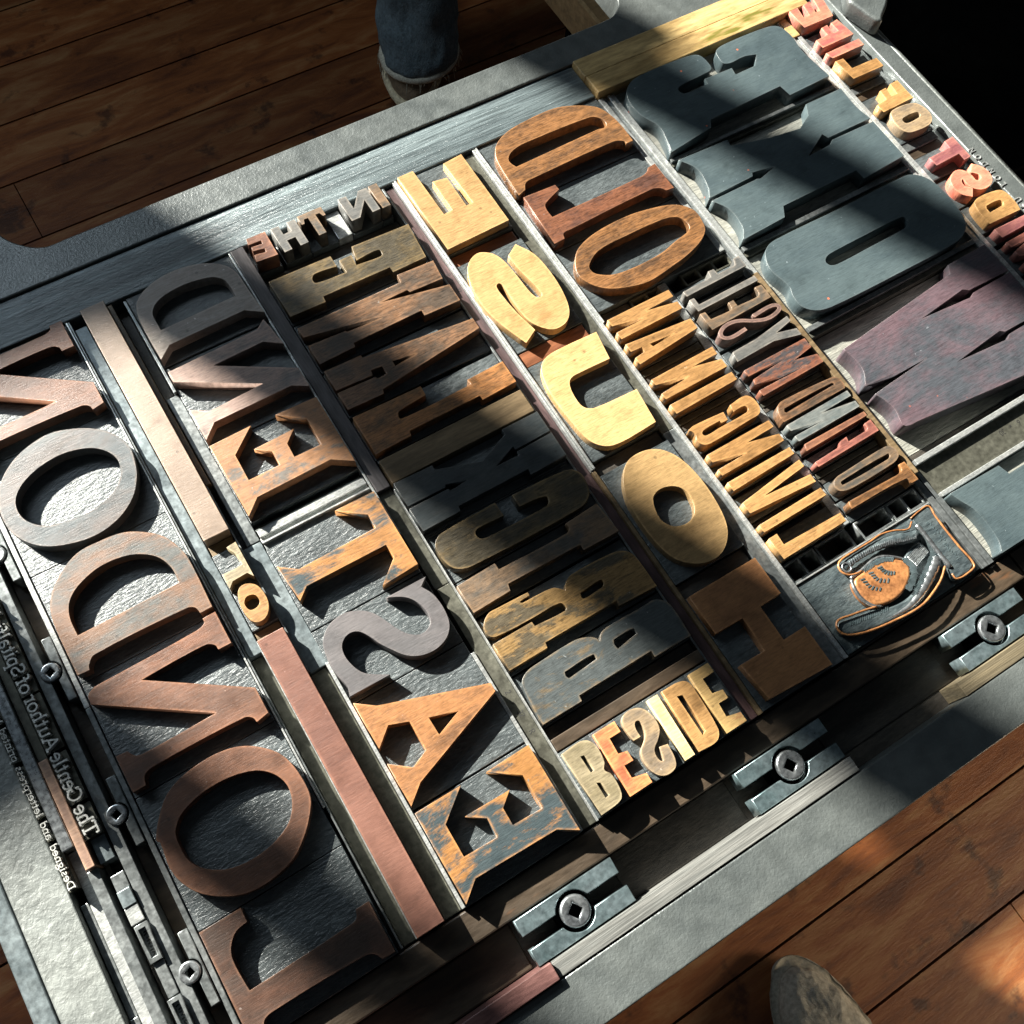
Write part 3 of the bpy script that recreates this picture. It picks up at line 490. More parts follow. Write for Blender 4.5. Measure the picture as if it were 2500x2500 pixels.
# two tones, ruled by: key -> (tone a, tone b, bias, scale, roughness, grain)
TONES = {
 'cop': ((0.085,0.043,0.028),(0.145,0.066,0.038),.5,26,.36,.14),
 'copd': ((0.048,0.031,0.024),(0.088,0.044,0.029),.5,24,.36,.14),
 'copg': ((0.060,0.064,0.061),(0.125,0.066,0.037),.5,30,.38,.14),
 'grc': ((0.052,0.062,0.067),(0.080,0.066,0.060),.55,24,.34,.10),
 'taupe': ((0.33,0.30,0.27),(0.24,0.205,0.18),.45,44,.34,.15),  # paled to put the window's sheen on the END letter D into the colour
 'taupp': ((0.13,0.118,0.112),(0.30,0.21,0.175),.46,40,.36,.22),
 'orgm': ((0.10,0.088,0.076),(0.24,0.12,0.056),.42,48,.38,.2),
 'orgb': ((0.034,0.048,0.053),(0.25,0.118,0.038),.50,24,.38,.25),
 'org': ((0.125,0.062,0.029),(0.25,0.115,0.045),.44,50,.38,.25),
 'mauve': ((0.070,0.067,0.070),(0.098,0.090,0.092),.5,26,.45,.12),
 'drk': ((0.045,0.038,0.025),(0.11,0.078,0.036),.54,46,.32,.5),
 'drkr': ((0.055,0.040,0.029),(0.135,0.072,0.038),.50,46,.32,.55),
 'brn': ((0.085,0.050,0.024),(0.24,0.105,0.036),.46,46,.34,.5),
 'slate': ((0.026,0.033,0.036),(0.042,0.047,0.047),.5,36,.34,.2),
 'slatb': ((0.052,0.061,0.062),(0.10,0.078,0.050),.58,40,.36,.25),
 'goldb': ((0.062,0.050,0.031),(0.175,0.108,0.042),.48,48,.36,.5),
 'hon': ((0.34,0.20,0.078),(0.43,0.275,0.122),.40,22,.34,.2),
 'honm': ((0.27,0.158,0.060),(0.36,0.225,0.098),.42,22,.34,.2),
 'honl': ((0.21,0.122,0.048),(0.29,0.18,0.078),.42,22,.34,.22),
 'hond': ((0.15,0.095,0.042),(0.27,0.175,0.078),.48,22,.32,.16),
 'orgh': ((0.20,0.095,0.042),(0.29,0.140,0.058),.5,22,.36,.16),
 'nut': ((0.062,0.034,0.018),(0.165,0.078,0.030),.46,60,.34,.5),
 'nutr': ((0.060,0.028,0.020),(0.125,0.050,0.026),.46,60,.36,.5),
 'gld': ((0.14,0.074,0.027),(0.245,0.132,0.049),.42,40,.36,.28),
 'gldl': ((0.18,0.098,0.037),(0.30,0.17,0.066),.42,40,.36,.25),
 'redp': ((0.042,0.038,0.040),(0.13,0.052,0.032),.48,60,.38,.3),
 'grey': ((0.070,0.072,0.070),(0.12,0.115,0.105),.5,40,.38,.2),
 'mag': ((0.080,0.054,0.047),(0.13,0.082,0.070),.5,40,.38,.2),
 'grb': ((0.058,0.053,0.045),(0.13,0.086,0.052),.5,50,.38,.25),
 'blug':  ((0.060,0.078,0.082),(0.11,0.120,0.115),.5,50,.42,.2),
 'brkr': ((0.095,0.045,0.032),(0.18,0.082,0.048),.5,60,.38,.25),
 'red': ((0.12,0.048,0.040),(0.21,0.078,0.060),.48,60,.38,.25),
 'sltb': ((0.042,0.060,0.067),(0.058,0.080,0.086),.5,18,.34,.08),
 'purp': ((0.050,0.055,0.064),(0.092,0.062,0.072),.5,16,.34,.25),
 'pink': ((0.26,0.078,0.070),(0.36,0.15,0.095),.5,60,.4,.15),
 'coral': ((0.46,0.11,0.075),(0.54,0.19,0.12),.5,50,.4,.12),
 'tan': ((0.15,0.118,0.085),(0.25,0.18,0.105),.5,60,.4,.2),
 'plum':  ((0.17,0.060,0.065),(0.26,0.105,0.090),.5,60,.4,.2),
 'cream': ((0.42,0.30,0.15),(0.50,0.38,0.21),.5,30,.4,.12),
 'olv':   ((0.145,0.120,0.070),(0.21,0.175,0.11),.5,40,.42,.3),
 'ored':  ((0.30,0.095,0.045),(0.46,0.19,0.075),.48,50,.42,.2),
 'gred':  ((0.34,0.085,0.055),(0.38,0.25,0.10),.40,36,.42,.2),
}
def tone(k):
    a = TONES[k]
    return face_mat(k, a[0], a[1], a[2], a[3], a[4], a[5], 0.035 if k in ('orgb', 'orgm', 'redp', 'slatb', 'goldb') else 0.08, k in ('sltb', 'purp'), 0.3 if k in ('sltb', 'purp', 'slate', 'mauve') else 1.0)
PALE = {'grc','taupe','mauve','slate','grey','blug','sltb','slatb','grb'}
WARM = {'hon','honm','honl','hond','orgh','nut','nutr','pink','coral','cream','gred','ored','brn'}
def letter(key, tk, look, where, group, x0, x1, pad=0.8, ys=None, zs=-7.0, bev=0.17, stroke=0.0, top=0.0):
    cs = G[key]
    if stroke:
        line = smooth_path([(p[0], p[1], 1) for p in cs[0]], closed=False)
        paths = [offset_path(line, stroke)]
    else:
        paths = [smooth_path(c) for c in cs]
    ally = [p.y for p in paths[0]]; allx = [p.x for p in paths[0]]
    y0, y1 = ys if ys else (min(ally) - pad, max(ally) + pad)
    cx, cy = (x0 + x1) / 2, (y0 + y1) / 2
    t = empty('wood_letter', cx, cy)
    tag(t, look + ' ' + where, 'letter block', group)
    bx0, bx1 = min(x0, min(allx) - 0.3), max(x1, max(allx) + 0.3)
    if key.startswith('WOKE'): bx0, bx1 = x0, max(x1, max(allx) + .3)
    dz = random.uniform(-0.12, 0.12)
    box('letter_body', bx0, bx1, y0 + 0.08, y1 - 0.08, -23.3, zs, M_shoulderp if key.startswith('WOKE') else M_shoulder, 0.25, t)
    loc = [[(p.x - cx, p.y - cy) for p in c] for c in paths]
    me = prism_mesh(loc, 0, -zs + 0.4 + top + dz, bev, 'raised_letter')
    fl = M_sidew if tk in WARM else M_side
    ed = M_edgep if tk in PALE else M_edge
    link('raised_letter', me, [tone(tk), ed, fl], (cx, cy, zs - 0.4), t)
    return t

LG = 'big wood letters of the word LONDON'
for key, ch, tk, look, wh, ys in (
  ('LON_L', 'L', 'copd', 'dark copper-brown wood letter L with reddened corner,', 'first letter of the LONDON line', (-0.6, 51.8)),
  ('LON_O', 'O', 'cop', 'copper-brown wood letter O', 'between the L and N of LONDON', (52.0, 117.2)),
  ('LON_N', 'N', 'cop', 'reddish copper wood letter N', 'in the middle of the LONDON line', (117.4, 178.2)),
  ('LON_D', 'D', 'copg', 'brown and grey mottled wood letter D', 'of the LONDON line', (178.4, 239.2)),
  ('LON_O2', 'O', 'grc', 'blue-grey wood letter O', 'between the D and the last N of LONDON', (239.4, 305.0))):
    letter(key, tk, look, wh, LG, -83.6, -13.9, ys=ys, zs=-7.2)
G['LON_N2'] = [[(x, y + 187.0, s) for x, y, s in c] for c in G['LON_N']]
letter('LON_N2', 'cop', 'orange-brown wood letter N', 'ending the LONDON line beside the grey strip', LG, -83.6, -13.9, ys=(305.2, 365.2), zs=-7.2)
EG = 'chamfered wood letters of the words EAST END'
for a in (('END_D','taupe','taupe spotted wood letter D, paled as if by sheen,','ending the word END',(315.6,365.4)),
          ('END_N','taupp','pinkish grey wood letter N','between E and D of the word END',(260.4,314.6)),
          ('END_E','orgm','orange wood letter E with grey blotches','starting the word END',(212.4,259.8)),
          ('EAST_T','orgb','orange wood letter T with blue-black cap','ending the word EAST',(147.0,195.6)),
          ('EAST_S','mauve','plain mauve-grey wood letter S','of the word EAST',(105.4,146.4)),
          ('EAST_A','org','orange-brown wood letter A','of the word EAST',(48.2,105.0)),
          ('EAST_E','orgb','orange wood letter E with slate-blue stains','starting the word EAST',(-0.4,47.4))):
    letter(a[0], a[1], a[2], a[3], EG, 20.3, 81.4, ys=a[4])
BG = 'narrow slab wood letters of the words BRICK LANE'
for a in (('LANE_E','drk','olive-brown slab wood letter E','ending the word LANE',(306.0,334.4)),
          ('LANE_N','drkr','dark brown slab wood letter N','of the word LANE',(271.8,305.4)),
          ('LANE_A','drkr','brown slab wood letter A with sawn lines','of the word LANE',(240.6,270.6)),
          ('LANE_L','brn','orange-brown slab wood letter L','starting the word LANE',(211.6,238.0)),
          ('BRICK_K','slate','near-black slab wood letter K','ending the word BRICK',(161.4,193.8)),
          ('BRICK_C','drk','dark brown rounded wood letter C','of the word BRICK',(133.0,160.4)),
          ('BRICK_I','grb','greyish brown slab wood letter I','of the word BRICK',(112.2,132.4)),
          ('BRICK_R','goldb','golden-brown slab wood letter R','of the word BRICK',(78.0,110.8)),
          ('BRICK_B','slatb','slate-grey slab wood letter B','starting the word BRICK',(48.8,77.2))):
    letter(a[0], a[1], a[2], a[3], BG, 91.7, 179.2, ys=a[4], zs=-6.8)
HG = 'heavy sans wood letters of the word HOUSE'
for a in (('HOUSE_E','honl','pale honey wood letter E','ending the word HOUSE',(304.9,364.2)),
          ('HOUSE_S','honm','pale honey wood letter S with dark knots','of the word HOUSE',(230.2,296.0)),
          ('HOUSE_U','hon','brightly lit honey wood letter U','of the word HOUSE',(153.9,220.0)),
          ('HOUSE_O','hond','amber wood letter O','of the word HOUSE',(75.2,145.4)),
          ('HOUSE_H','orgh','orange-brown wood letter H','starting the word HOUSE',(0.2,66.8))):
    letter(a[0], a[1], a[2], a[3], HG, 189.4, 233.4, ys=a[4], zs=-5.6, bev=0.14)
OG = 'tall oval wood letters of the word OLD'
for a in (('OLD_D','nut','nut-brown wood letter D','ending the word OLD',(318.0,365.4)),
          ('OLD_L','nutr','red-brown wood letter L','in the middle of the word OLD',(278.4,317.4)),
          ('OLD_O','nut','nut-brown wood letter O','starting the word OLD',(231.8,277.8))):
    letter(a[0], a[1], a[2], a[3], OG, 245.0, 332.8, ys=a[4], bev=0.3)
IG = 'condensed golden wood letters of the words LIVING IN AN'
for a in (('LIV_N','gld','golden wood letter N','ending the word AN below the O of OLD'),
          ('LIV_A','gld','golden wood letter A','starting the word AN'),
          ('LIV_N2','gld','scratched golden wood letter N','ending the two-letter word IN'),
          ('LIV_I','gld','golden wood letter I','starting the two-letter word IN'),
          ('LIV_G','gld','golden wood letter G','ending the word LIVING'),
          ('LIV_N3','gld','golden wood letter N','inside the word LIVING'),
          ('LIV_I2','gldl','golden wood letter I','between V and N of LIVING'),
          ('LIV_V','gldl','golden wood letter V','of the word LIVING'),
          ('LIV_I3','gldl','golden wood letter I','between L and V of LIVING'),
          ('LIV_L','gldl','golden wood letter L','starting the word LIVING')):
    letter(a[0], a[1], a[2], a[3], IG, 244.2, 286.5, pad=0.35, zs=-8.0, bev=0.14)
YG = 'small condensed wood letters of the words TO FIND MYSELF'
for a in (('MYS_T','nut','orange-brown wood letter T','starting the word TO'),
          ('MYS_O','grb','dark grey wood letter O','ending the word TO'),
          ('MYS_F','red','red wood letter F','starting the word FIND'),
          ('MYS_I','brkr','red-brown wood letter I','of the word FIND'),
          ('MYS_N','blug','blue-grey wood letter N','of the word FIND'),
          ('MYS_D','drkr','brown wood letter D','ending the word FIND'),
          ('MYS_M','redp','rust-red patchy wood letter M','starting the word MYSELF'),
          ('MYS_Y','grey','grey wood letter Y','of the word MYSELF'),
          ('MYS_S','mag','mauve-brown wood letter S','of the word MYSELF'),
          ('MYS_E','grb','grey-brown wood letter E','of the word MYSELF'),
          ('MYS_L','grey','grey wood letter L','between E and F of MYSELF'),
          ('MYS_F2','grey','grey wood letter F','ending the word MYSELF')):
    letter(a[0], a[1], a[2], a[3], YG, 293.1, 336.8, pad=0.35, zs=-8.0, bev=0.14, stroke=2.4 if a[0] == 'MYS_S' else 0)
KG = 'very large slab wood letters of the words I WOKE'
for a in (('WOKE_E','sltb','huge slate-blue wood letter E','under the honey-coloured wooden strip',(302.4,364.0)),
          ('WOKE_K','sltb','huge slate-blue wood letter K','of the word WOKE',(228.2,297.2)),
          ('WOKE_O','sltb','huge slate-blue wood letter O','with a slot-like hole',(164.6,221.0)),
          ('WOKE_W','purp','huge purple-grey wood letter W','starting the word WOKE',(71.5,157.4)),
          ('WOKE_I','sltb','huge slate-blue wood letter I','alone below the wide spacing bar',(0.2,42.2))):
    letter(a[0], a[1], a[2], a[3], KG, 345.4, 477.0, ys=a[4], zs=-12.6 if a[0] == 'WOKE_W' else -9.8, bev=0.14)
FG = 'small wood letters of the words MIDST OF LIFE'
for a in (('LIFE_E','pink','pinkish red wood letter E','ending the word LIFE',0),
          ('LIFE_F','pink','orange-pink wood letter F','of the word LIFE',0),
          ('LIFE_I','pink','orange-pink wood letter I','of the word LIFE',0),
          ('LIFE_L','gld','ochre wood letter L','starting the word LIFE',0),
          ('OF_F','gldl','yellow ochre wood letter F','ending the word OF before LIFE',0),
          ('OF_O','tan','tan wood letter O','starting the word OF before LIFE',0),
          ('MIDST_T','plum','plum-coloured wood letter T','ending the word MIDST',0),
          ('MIDST_S','coral','bright coral wood letter S','of the word MIDST',7.2),
          ('MIDST_D','gldl','yellow ochre wood letter D','of the word MIDST',0),
          ('MIDST_I','plum','maroon wood letter I','of the word MIDST',0),
          ('MIDST_M','red','red wood letter M','starting the word MIDST',0)):
    letter(a[0], a[1], a[2], a[3], FG, 486.0, 513.6, pad=0.4, zs=-7.0, bev=0.14, stroke=a[4])
TG = 'little wood letters of the word OF in the rule'
letter('sOF_O', 'gld', 'little round golden wood letter O', 'between the two long copper-brown rules', TG, -4.0, 9.4, ys=(160.8, 183.0), zs=-6.5, bev=0.14)
letter('sOF_F', 'olv', 'little olive-brown wood letter F', 'between the two long copper-brown rules', TG, -4.0, 9.4, ys=(183.2, 205.6), zs=-6.5, bev=0.14)
SG = 'small upright wood letters of the word BESIDE'
for a in (('BES_B','olv','olive-grey wood letter B','starting the word BESIDE',91.6,108.6),
          ('BES_E','ored','orange-red wood letter E','second letter of the word BESIDE',108.8,122.4),
          ('BES_S','tan','tan wood letter S','of the word BESIDE',122.6,139.8),
          ('BES_I','cream','cream wood letter I','of the word BESIDE',140.0,148.0),
          ('BES_D','gldl','golden wood letter D','of the word BESIDE',148.2,165.0),
          ('BES_E2','gred','golden wood letter E with a red stain','ending the word BESIDE',165.2,179.0)):
    letter(a[0], a[1], a[2], a[3], SG, a[4], a[5], ys=(0.3, 35.2), zs=-3.2, bev=0.14)
NG = 'small upright wood letters of the words IN THE'
for a in (('TH_E','brkr','copper-brown wood letter E','ending the word THE',91.4,105.6),
          ('TH_H','grey','grey wood letter H','in the middle of the word THE',107.8,124.0),
          ('TH_T','grb','grey-brown wood letter T','starting the word THE',124.4,141.2),
          ('TH_N','grey','grey wood letter N','of the word IN above LANE',150.6,170.2),
          ('TH_I','grb','grey-brown wood letter I','of the word IN above LANE',170.5,177.2)):
    letter(a[0], a[1], a[2], a[3], NG, a[4], a[5], ys=(346.2, 365.4), zs=-9.5, bev=0.14, top=1.0)
# ------------------------------------------------------------------ spacing pieces
def piece(name, label, cat, x0, x1, y0, y1, zt, mat, group=None, bev=0.35, zb=-23.3, jit=0.0):
    return tag(box(name, x0, x1, y0, y1, zb, zt, mat, bev, jit=jit), label, cat, group)
P = piece
SPG = 'metal spacing bars locked between the lines'
WPG = 'wooden spacing bars locked between the lines'
LDG = 'thin bright metal strips between the lines'
# top wooden strip and the honey pieces
P('wood_furniture', 'long grey-blue worn wooden strip under the upper iron bar', 'spacing bar', -121.5, 332.4, 366.0, 393.4, -5.5, M_strip, None, 0.6)
hw = 'honey-coloured wooden strips above the huge E'
P('wood_furniture', 'honey-coloured wooden strip touching the upper iron bar', 'spacing bar', 332.9, 503.5, 379.2, 393.8, -1.6, M_brass, hw, 0.5)
P('wood_furniture', 'honey-coloured wooden strip touching the huge letter E', 'spacing bar', 333.2, 503.5, 364.4, 379.0, -1.4, M_brass, hw, 0.5)
P('wood_furniture', 'pale wooden end piece beside the pinkish red letter E', 'spacing bar', 478.6, 485.2, 347.5, 364.0, -6.0, M_brass, None, 0.4)
# long rules
P('wood_rule', 'long reddish copper wooden rule beside the word EAST', 'printing rule', -4.2, 9.4, 0.0, 153.8, 0.0, face_mat('rule1', (0.120,0.058,0.044), (0.155,0.074,0.054), .5, 14, .34, .08), None, 0.35)
P('wood_rule', 'long beige copper wooden rule beside the word END', 'printing rule', -4.0, 9.4, 212.2, 365.0, 0.0, face_mat('rule2', (0.185,0.14,0.108), (0.23,0.175,0.135), .5, 12, .34, .06), None, 0.35)
P('spacing_block', 'dark cube spacer between the beige rule and the small F', 'spacer', -3.8, 9.2, 205.9, 211.9, -8.5, M_brown)
P('spacing_block', 'dark cube spacer between the small O and the red rule', 'spacer', -3.8, 9.2, 154.1, 160.6, -9, M_brown)
# between LONDON and the rules
P('lead_strip', 'bright thin strip along the tops of the LONDON letters', 'metal strip', -13.5, -12.6, 70, 365, -5.0, M_leadb, LDG, 0.15)
P('lead_strip', 'second thin strip beside the tops of the LONDON letters', 'metal strip', -12.3, -11.5, 0, 365, -5.6, M_lead, LDG, 0.15)
P('metal_furniture', 'flat blue-grey metal bar beside the beige rule', 'spacing bar', -11.2, -4.5, 150.2, 360.5, -8.0, M_leadg, SPG)
P('metal_furniture', 'sunken dark bar beside the reddish copper rule', 'spacing bar', -11.2, -4.9, 0, 149.8, -12.5, M_olive, SPG)
P('lead_strip', 'bright strip hugging the reddish copper rule', 'metal strip', -4.75, -4.3, 0, 153.8, -0.7, M_leadb, LDG, 0.1)
# right of the rules
P('brass_lead', 'rough brassy strip beside the beige rule', 'metal strip', 9.7, 12.4, 241, 364, -4.4, M_brown, None, 0.3, jit=0.25)
P('wood_furniture', 'sunken dark bar between the beige rule and the letter D', 'spacing bar', 12.6, 18.1, 298.3, 363, -14, M_dark, WPG)
P('lead_strip', 'thin grey strip beside the taupe D', 'metal strip', 18.4, 19.9, 298.3, 363, -5.0, M_lead, LDG, 0.2)
P('metal_furniture', 'flat grey metal bar beside the letter E of END', 'spacing bar', 13.2, 20.1, 202.2, 297.8, -7.6, M_lead, SPG)
P('metal_furniture', 'flat grey metal bar beside the little word OF', 'spacing bar', 10.2, 20.1, 129.2, 201.8, -8.0, M_leadg, SPG)
P('metal_furniture', 'hollow olive metal bar between the reddish rule and EAST', 'spacing bar', 9.8, 18.3, 0, 128.8, -10.5, M_olive, SPG)
P('lead_strip', 'bright strip along the feet of the word EAST', 'metal strip', 18.6, 20.2, 0, 128.8, -4.4, M_leadb, LDG, 0.2)
P('lead_strip', 'shorter strip at the lower end of the word EAST', 'metal strip', 9.6, 10.4, 130, 241, -5.0, M_lead, LDG, 0.1)
# leads between EAST and END
yy = 196.1
for k, (w, zt, mt) in enumerate(((3.2, -8.6, M_lead), (1.1, -6.0, M_leadb), (2.6, -8.2, M_leadb), (2.1, -6.4, M_leadb), (2.2, -7.0, M_leadb), (1.4, -8.4, M_lead), (2.7, -12.0, M_olive))):
    P('lead_strip', 'streaked cross strip between the words EAST and END', 'metal strip', 20.5 + random.uniform(0, .5), 81.2, yy, yy + w - 0.12, zt, mt, 'cross strips between EAST and END', 0.2, jit=0.06)
    yy += w
# between EAST END and BRICK LANE
P('lead_strip', 'thin bright strip along the tops of the word END', 'metal strip', 81.6, 82.7, 169.3, 365, -5.0, M_leadb, LDG, 0.15)
P('lead_strip', 'thin bright strip along the tops of the word EAST', 'metal strip', 81.6, 83.4, 0, 98, -6.8, M_leadb, LDG, 0.15)
P('wood_furniture', 'flat dark grey-brown bar between END and LANE', 'spacing bar', 83.1, 90.9, 195.2, 366.0, -5.4, plain_mat('grey_brown_wood', (0.045,0.042,0.045), (0.085,0.078,0.08), 40, 0.42, 0.1, 0.4, 0.2, (3,.4,1), 200), WPG)
P('metal_furniture', 'tarnished metal bar beside the dark K', 'spacing bar', 83.1, 90.9, 135.4, 194.8, -8.0, M_olive, SPG)
mf = P('metal_furniture', 'metal bar stamped 2 x 32 R between EAST and BRICK', 'spacing bar', 83.7, 91.0, 0, 135.0, -8.0, M_olive, SPG)
for s, yc in (('2', 73.6), ('x', 67.6), ('32', 62.4), ('.', 55.2), ('R', 51.8)):
    pen_text('stamped_number', s, 86.0, yc, 2.9, (0, -1), (1, 0), 0.34, -8.05, -7.93, M_ink, mf)
P('lead_strip', 'bright strip along the feet of the word BRICK', 'metal strip', 91.15, 91.65, 0, 192, -4.2, M_leadb, LDG, 0.1)
# inside the BRICK LANE line
P('wood_furniture', 'brown wooden spacer between the words BRICK and LANE', 'spacing bar', 91.9, 178.6, 194.3, 209.0, -1.6, M_brown)
P('lead_strip', 'thin cross strip under the letter L of LANE', 'metal strip', 91.9, 178.8, 209.3, 210.9, -6.0, M_lead, None, 0.15)
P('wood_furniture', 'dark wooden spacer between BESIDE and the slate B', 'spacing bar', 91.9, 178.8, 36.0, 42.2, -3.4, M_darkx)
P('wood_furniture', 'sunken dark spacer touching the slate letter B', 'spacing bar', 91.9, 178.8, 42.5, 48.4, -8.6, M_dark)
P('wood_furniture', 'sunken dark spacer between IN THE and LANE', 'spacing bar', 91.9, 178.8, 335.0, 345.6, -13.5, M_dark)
P('spacing_block', 'bright metal spacer between T and N of IN THE', 'spacer', 141.5, 150.3, 346.5, 365.2, -8.0, M_leadb)
P('lead_strip', 'thin cross strip beside the letters C and K', 'metal strip', 91.9, 178.8, 160.6, 161.2, -7, M_lead, None, 0.1)
# between BRICK LANE and HOUSE
P('lead_strip', 'thin strip along the tops of BRICK LANE', 'metal strip', 179.6, 180.8, 0, 365, -6.0, M_lead, LDG, 0.15)
mf = P('wood_furniture', 'long maroon-black bar between BRICK LANE and HOUSE', 'spacing bar', 181.2, 186.6, 0, 364, -7.5, M_maroon, WPG)
for s, yc in (('2', 296.0), ('x', 290.0), ('32', 285.0)):
    pen_text('stamped_number', s, 183.0, yc, 2.7, (0, -1), (1, 0), 0.32, -7.55, -7.43, M_ink, mf)
P('lead_strip', 'pale strip in place of the sunlit block sides below S and E of HOUSE', 'metal strip', 186.8, 187.8, 150, 365, -4.6, M_leadb, LDG, 0.15)  # pale metal drawn in place of the letter blocks' sunlit sides
P('lead_strip', 'brown-edged strip below the letters H and O of HOUSE', 'metal strip', 186.8, 188.9, 0, 149.5, -5.2, M_brown, LDG, 0.2)
P('lead_strip', 'second pale strip in place of the sunlit block sides below S and E', 'metal strip', 188.0, 189.1, 150, 365, -3.6, M_leadb, LDG, 0.15)  # second streak of the same drawn-in sunlit sides
# inside HOUSE
P('wood_furniture', 'reddish wooden spacer between the honey S and E', 'spacing bar', 189.6, 232.8, 296.4, 304.4, -8.0, M_redwood, 'red wooden spacers in the word HOUSE')
P('wood_furniture', 'copper-red wooden spacer between the honey U and S', 'spacing bar', 189.6, 232.8, 220.3, 229.6, -6.0, M_redwood, 'red wooden spacers in the word HOUSE')
P('wood_furniture', 'black wooden spacer between the honey U and amber O', 'spacing bar', 189.6, 232.8, 145.8, 153.5, -9.0, M_dark, 'dark spacers in the word HOUSE')
P('wood_furniture', 'black wooden spacer between the amber O and orange H', 'spacing bar', 189.6, 232.8, 67.2, 74.8, -9.0, M_dark, 'dark spacers in the word HOUSE')
# between HOUSE and OLD
mf = P('metal_furniture', 'grey metal bar stamped 2 x 50 beside the honey S', 'spacing bar', 234.0, 241.4, 150.3, 364, -8.0, M_olive, SPG)
for s, yc in (('2', 273.5), ('x', 267.2), ('50', 261.8)):
    pen_text('stamped_number', s, 237.4, yc, 2.9, (0, -1), (1, 0), 0.34, -8.05, -7.93, M_ink, mf)
P('metal_furniture', 'grey metal bar beside the amber O and orange H', 'spacing bar', 234.0, 241.4, 0.0, 150.0, -7.6, M_lead, SPG)
P('lead_strip', 'glaring white strip along OLD and LIVING IN AN', 'metal strip', 241.7, 243.9, 0, 365, -5.8, M_leadb, LDG, 0.2)
P('lead_strip', 'thin second strip beside the glaring white one', 'metal strip', 244.05, 244.15 + .6, 224, 365, -5.0, M_leadb, LDG, 0.1)
# between LIVING IN AN and TO FIND MYSELF
P('metal_furniture', 'bright metal bar between LIVING and FIND MYSELF', 'spacing bar', 287.2, 292.6, 57.0, 150.0, -8.4, M_leadb, SPG)
P('metal_furniture', 'bright metal bar between AN and SELF', 'spacing bar', 287.2, 292.6, 150.3, 231.0, -8.4, M_leadb, SPG)
for lab, a, b, c, d in (('between the words IN and AN', 244.6, 286.2, 180.0, 188.4), ('between the words LIVING and IN', 244.6, 286.2, 145.6, 153.2),
                        ('between the words TO and FIND', 293.4, 336.4, 82.0, 88.8), ('between the words FIND and MYSELF', 293.4, 336.4, 132.6, 138.6)):
    P('wood_furniture', 'dark grooved spacer ' + lab, 'spacer', a, b, c, (c + d) / 2 - .1, -9.0, M_dark, 'word spaces in the small golden and red lines')
    P('wood_furniture', 'dark second spacer ' + lab, 'spacer', a, b, (c + d) / 2 + .1, d, -8.2, M_olive, 'word spaces in the small golden and red lines')
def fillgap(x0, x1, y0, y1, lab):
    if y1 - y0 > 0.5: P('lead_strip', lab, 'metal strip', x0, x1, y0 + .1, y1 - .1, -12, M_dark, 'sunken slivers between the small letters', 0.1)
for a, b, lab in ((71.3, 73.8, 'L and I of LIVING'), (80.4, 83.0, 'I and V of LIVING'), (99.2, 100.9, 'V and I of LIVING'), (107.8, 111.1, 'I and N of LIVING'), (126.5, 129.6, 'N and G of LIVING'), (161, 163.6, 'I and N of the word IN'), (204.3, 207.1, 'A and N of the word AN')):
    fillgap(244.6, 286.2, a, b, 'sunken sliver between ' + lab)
def hollow(label, x0, x1, y0, y1, zt, walls, mat, group):
    """hollow cast spacer: outer wall with open cells"""
    t = empty('hollow_quad', (x0 + x1) / 2, (y0 + y1) / 2)
    tag(t, label, 'spacer', group)
    cx, cy = (x0 + x1) / 2, (y0 + y1) / 2
    hs = [[(x0 - cx, y0 - cy), (x1 - cx, y0 - cy), (x1 - cx, y1 - cy), (x0 - cx, y1 - cy)]]
    n = walls; w = (x1 - x0 - 1.1) / n
    for i in range(n):
        a = x0 + 1.1 + i * w; hs.append([(a - cx, y0 + 1.1 - cy), (a - cx, y1 - 1.1 - cy), (a + w - 1.1 - cx, y1 - 1.1 - cy), (a + w - 1.1 - cx, y0 + 1.1 - cy)])
    me = prism_mesh(hs, 0, zt + 23.0, 0.12, 'quad_walls')
    link('quad_walls', me, [mat, mat, mat], (cx, cy, -23.2), t)
QG = 'hollow metal spacers with open cells'
hollow('hollow metal spacer below the golden L of LIVING', 245.0, 266.0, 44.6, 56.2, -8.5, 2, M_lead, QG)
hollow('hollow metal spacer next to the golden L and the hand', 266.3, 287.4, 44.6, 56.2, -7.8, 1, M_lead, QG)
hollow('hollow metal spacer below the T of the word TO', 293.6, 315.0, 44.8, 55.6, -8.2, 1, M_lead, QG)
hollow('hollow metal spacer between the T of TO and the cuff', 315.3, 336.6, 44.8, 55.6, -7.8, 2, M_lead, QG)
hollow('hollow metal spacer above the N of AN', 267.0, 290.0, 223.0, 231.2, -9.0, 2, M_olive, QG)
hollow('hollow metal spacer above the F of MYSELF', 303.0, 337.0, 222.4, 231.2, -8.6, 3, M_olive, QG)
P('spacing_block', 'dark spacer between the O of OLD and golden N', 'spacer', 244.8, 266.6, 222.6, 231.2, -11, M_dark)
P('lead_strip', 'thin crossing strip above the hand ornament', 'metal strip', 244.6, 337, 43.6, 44.4, -6.4, M_leadb, LDG, 0.1)
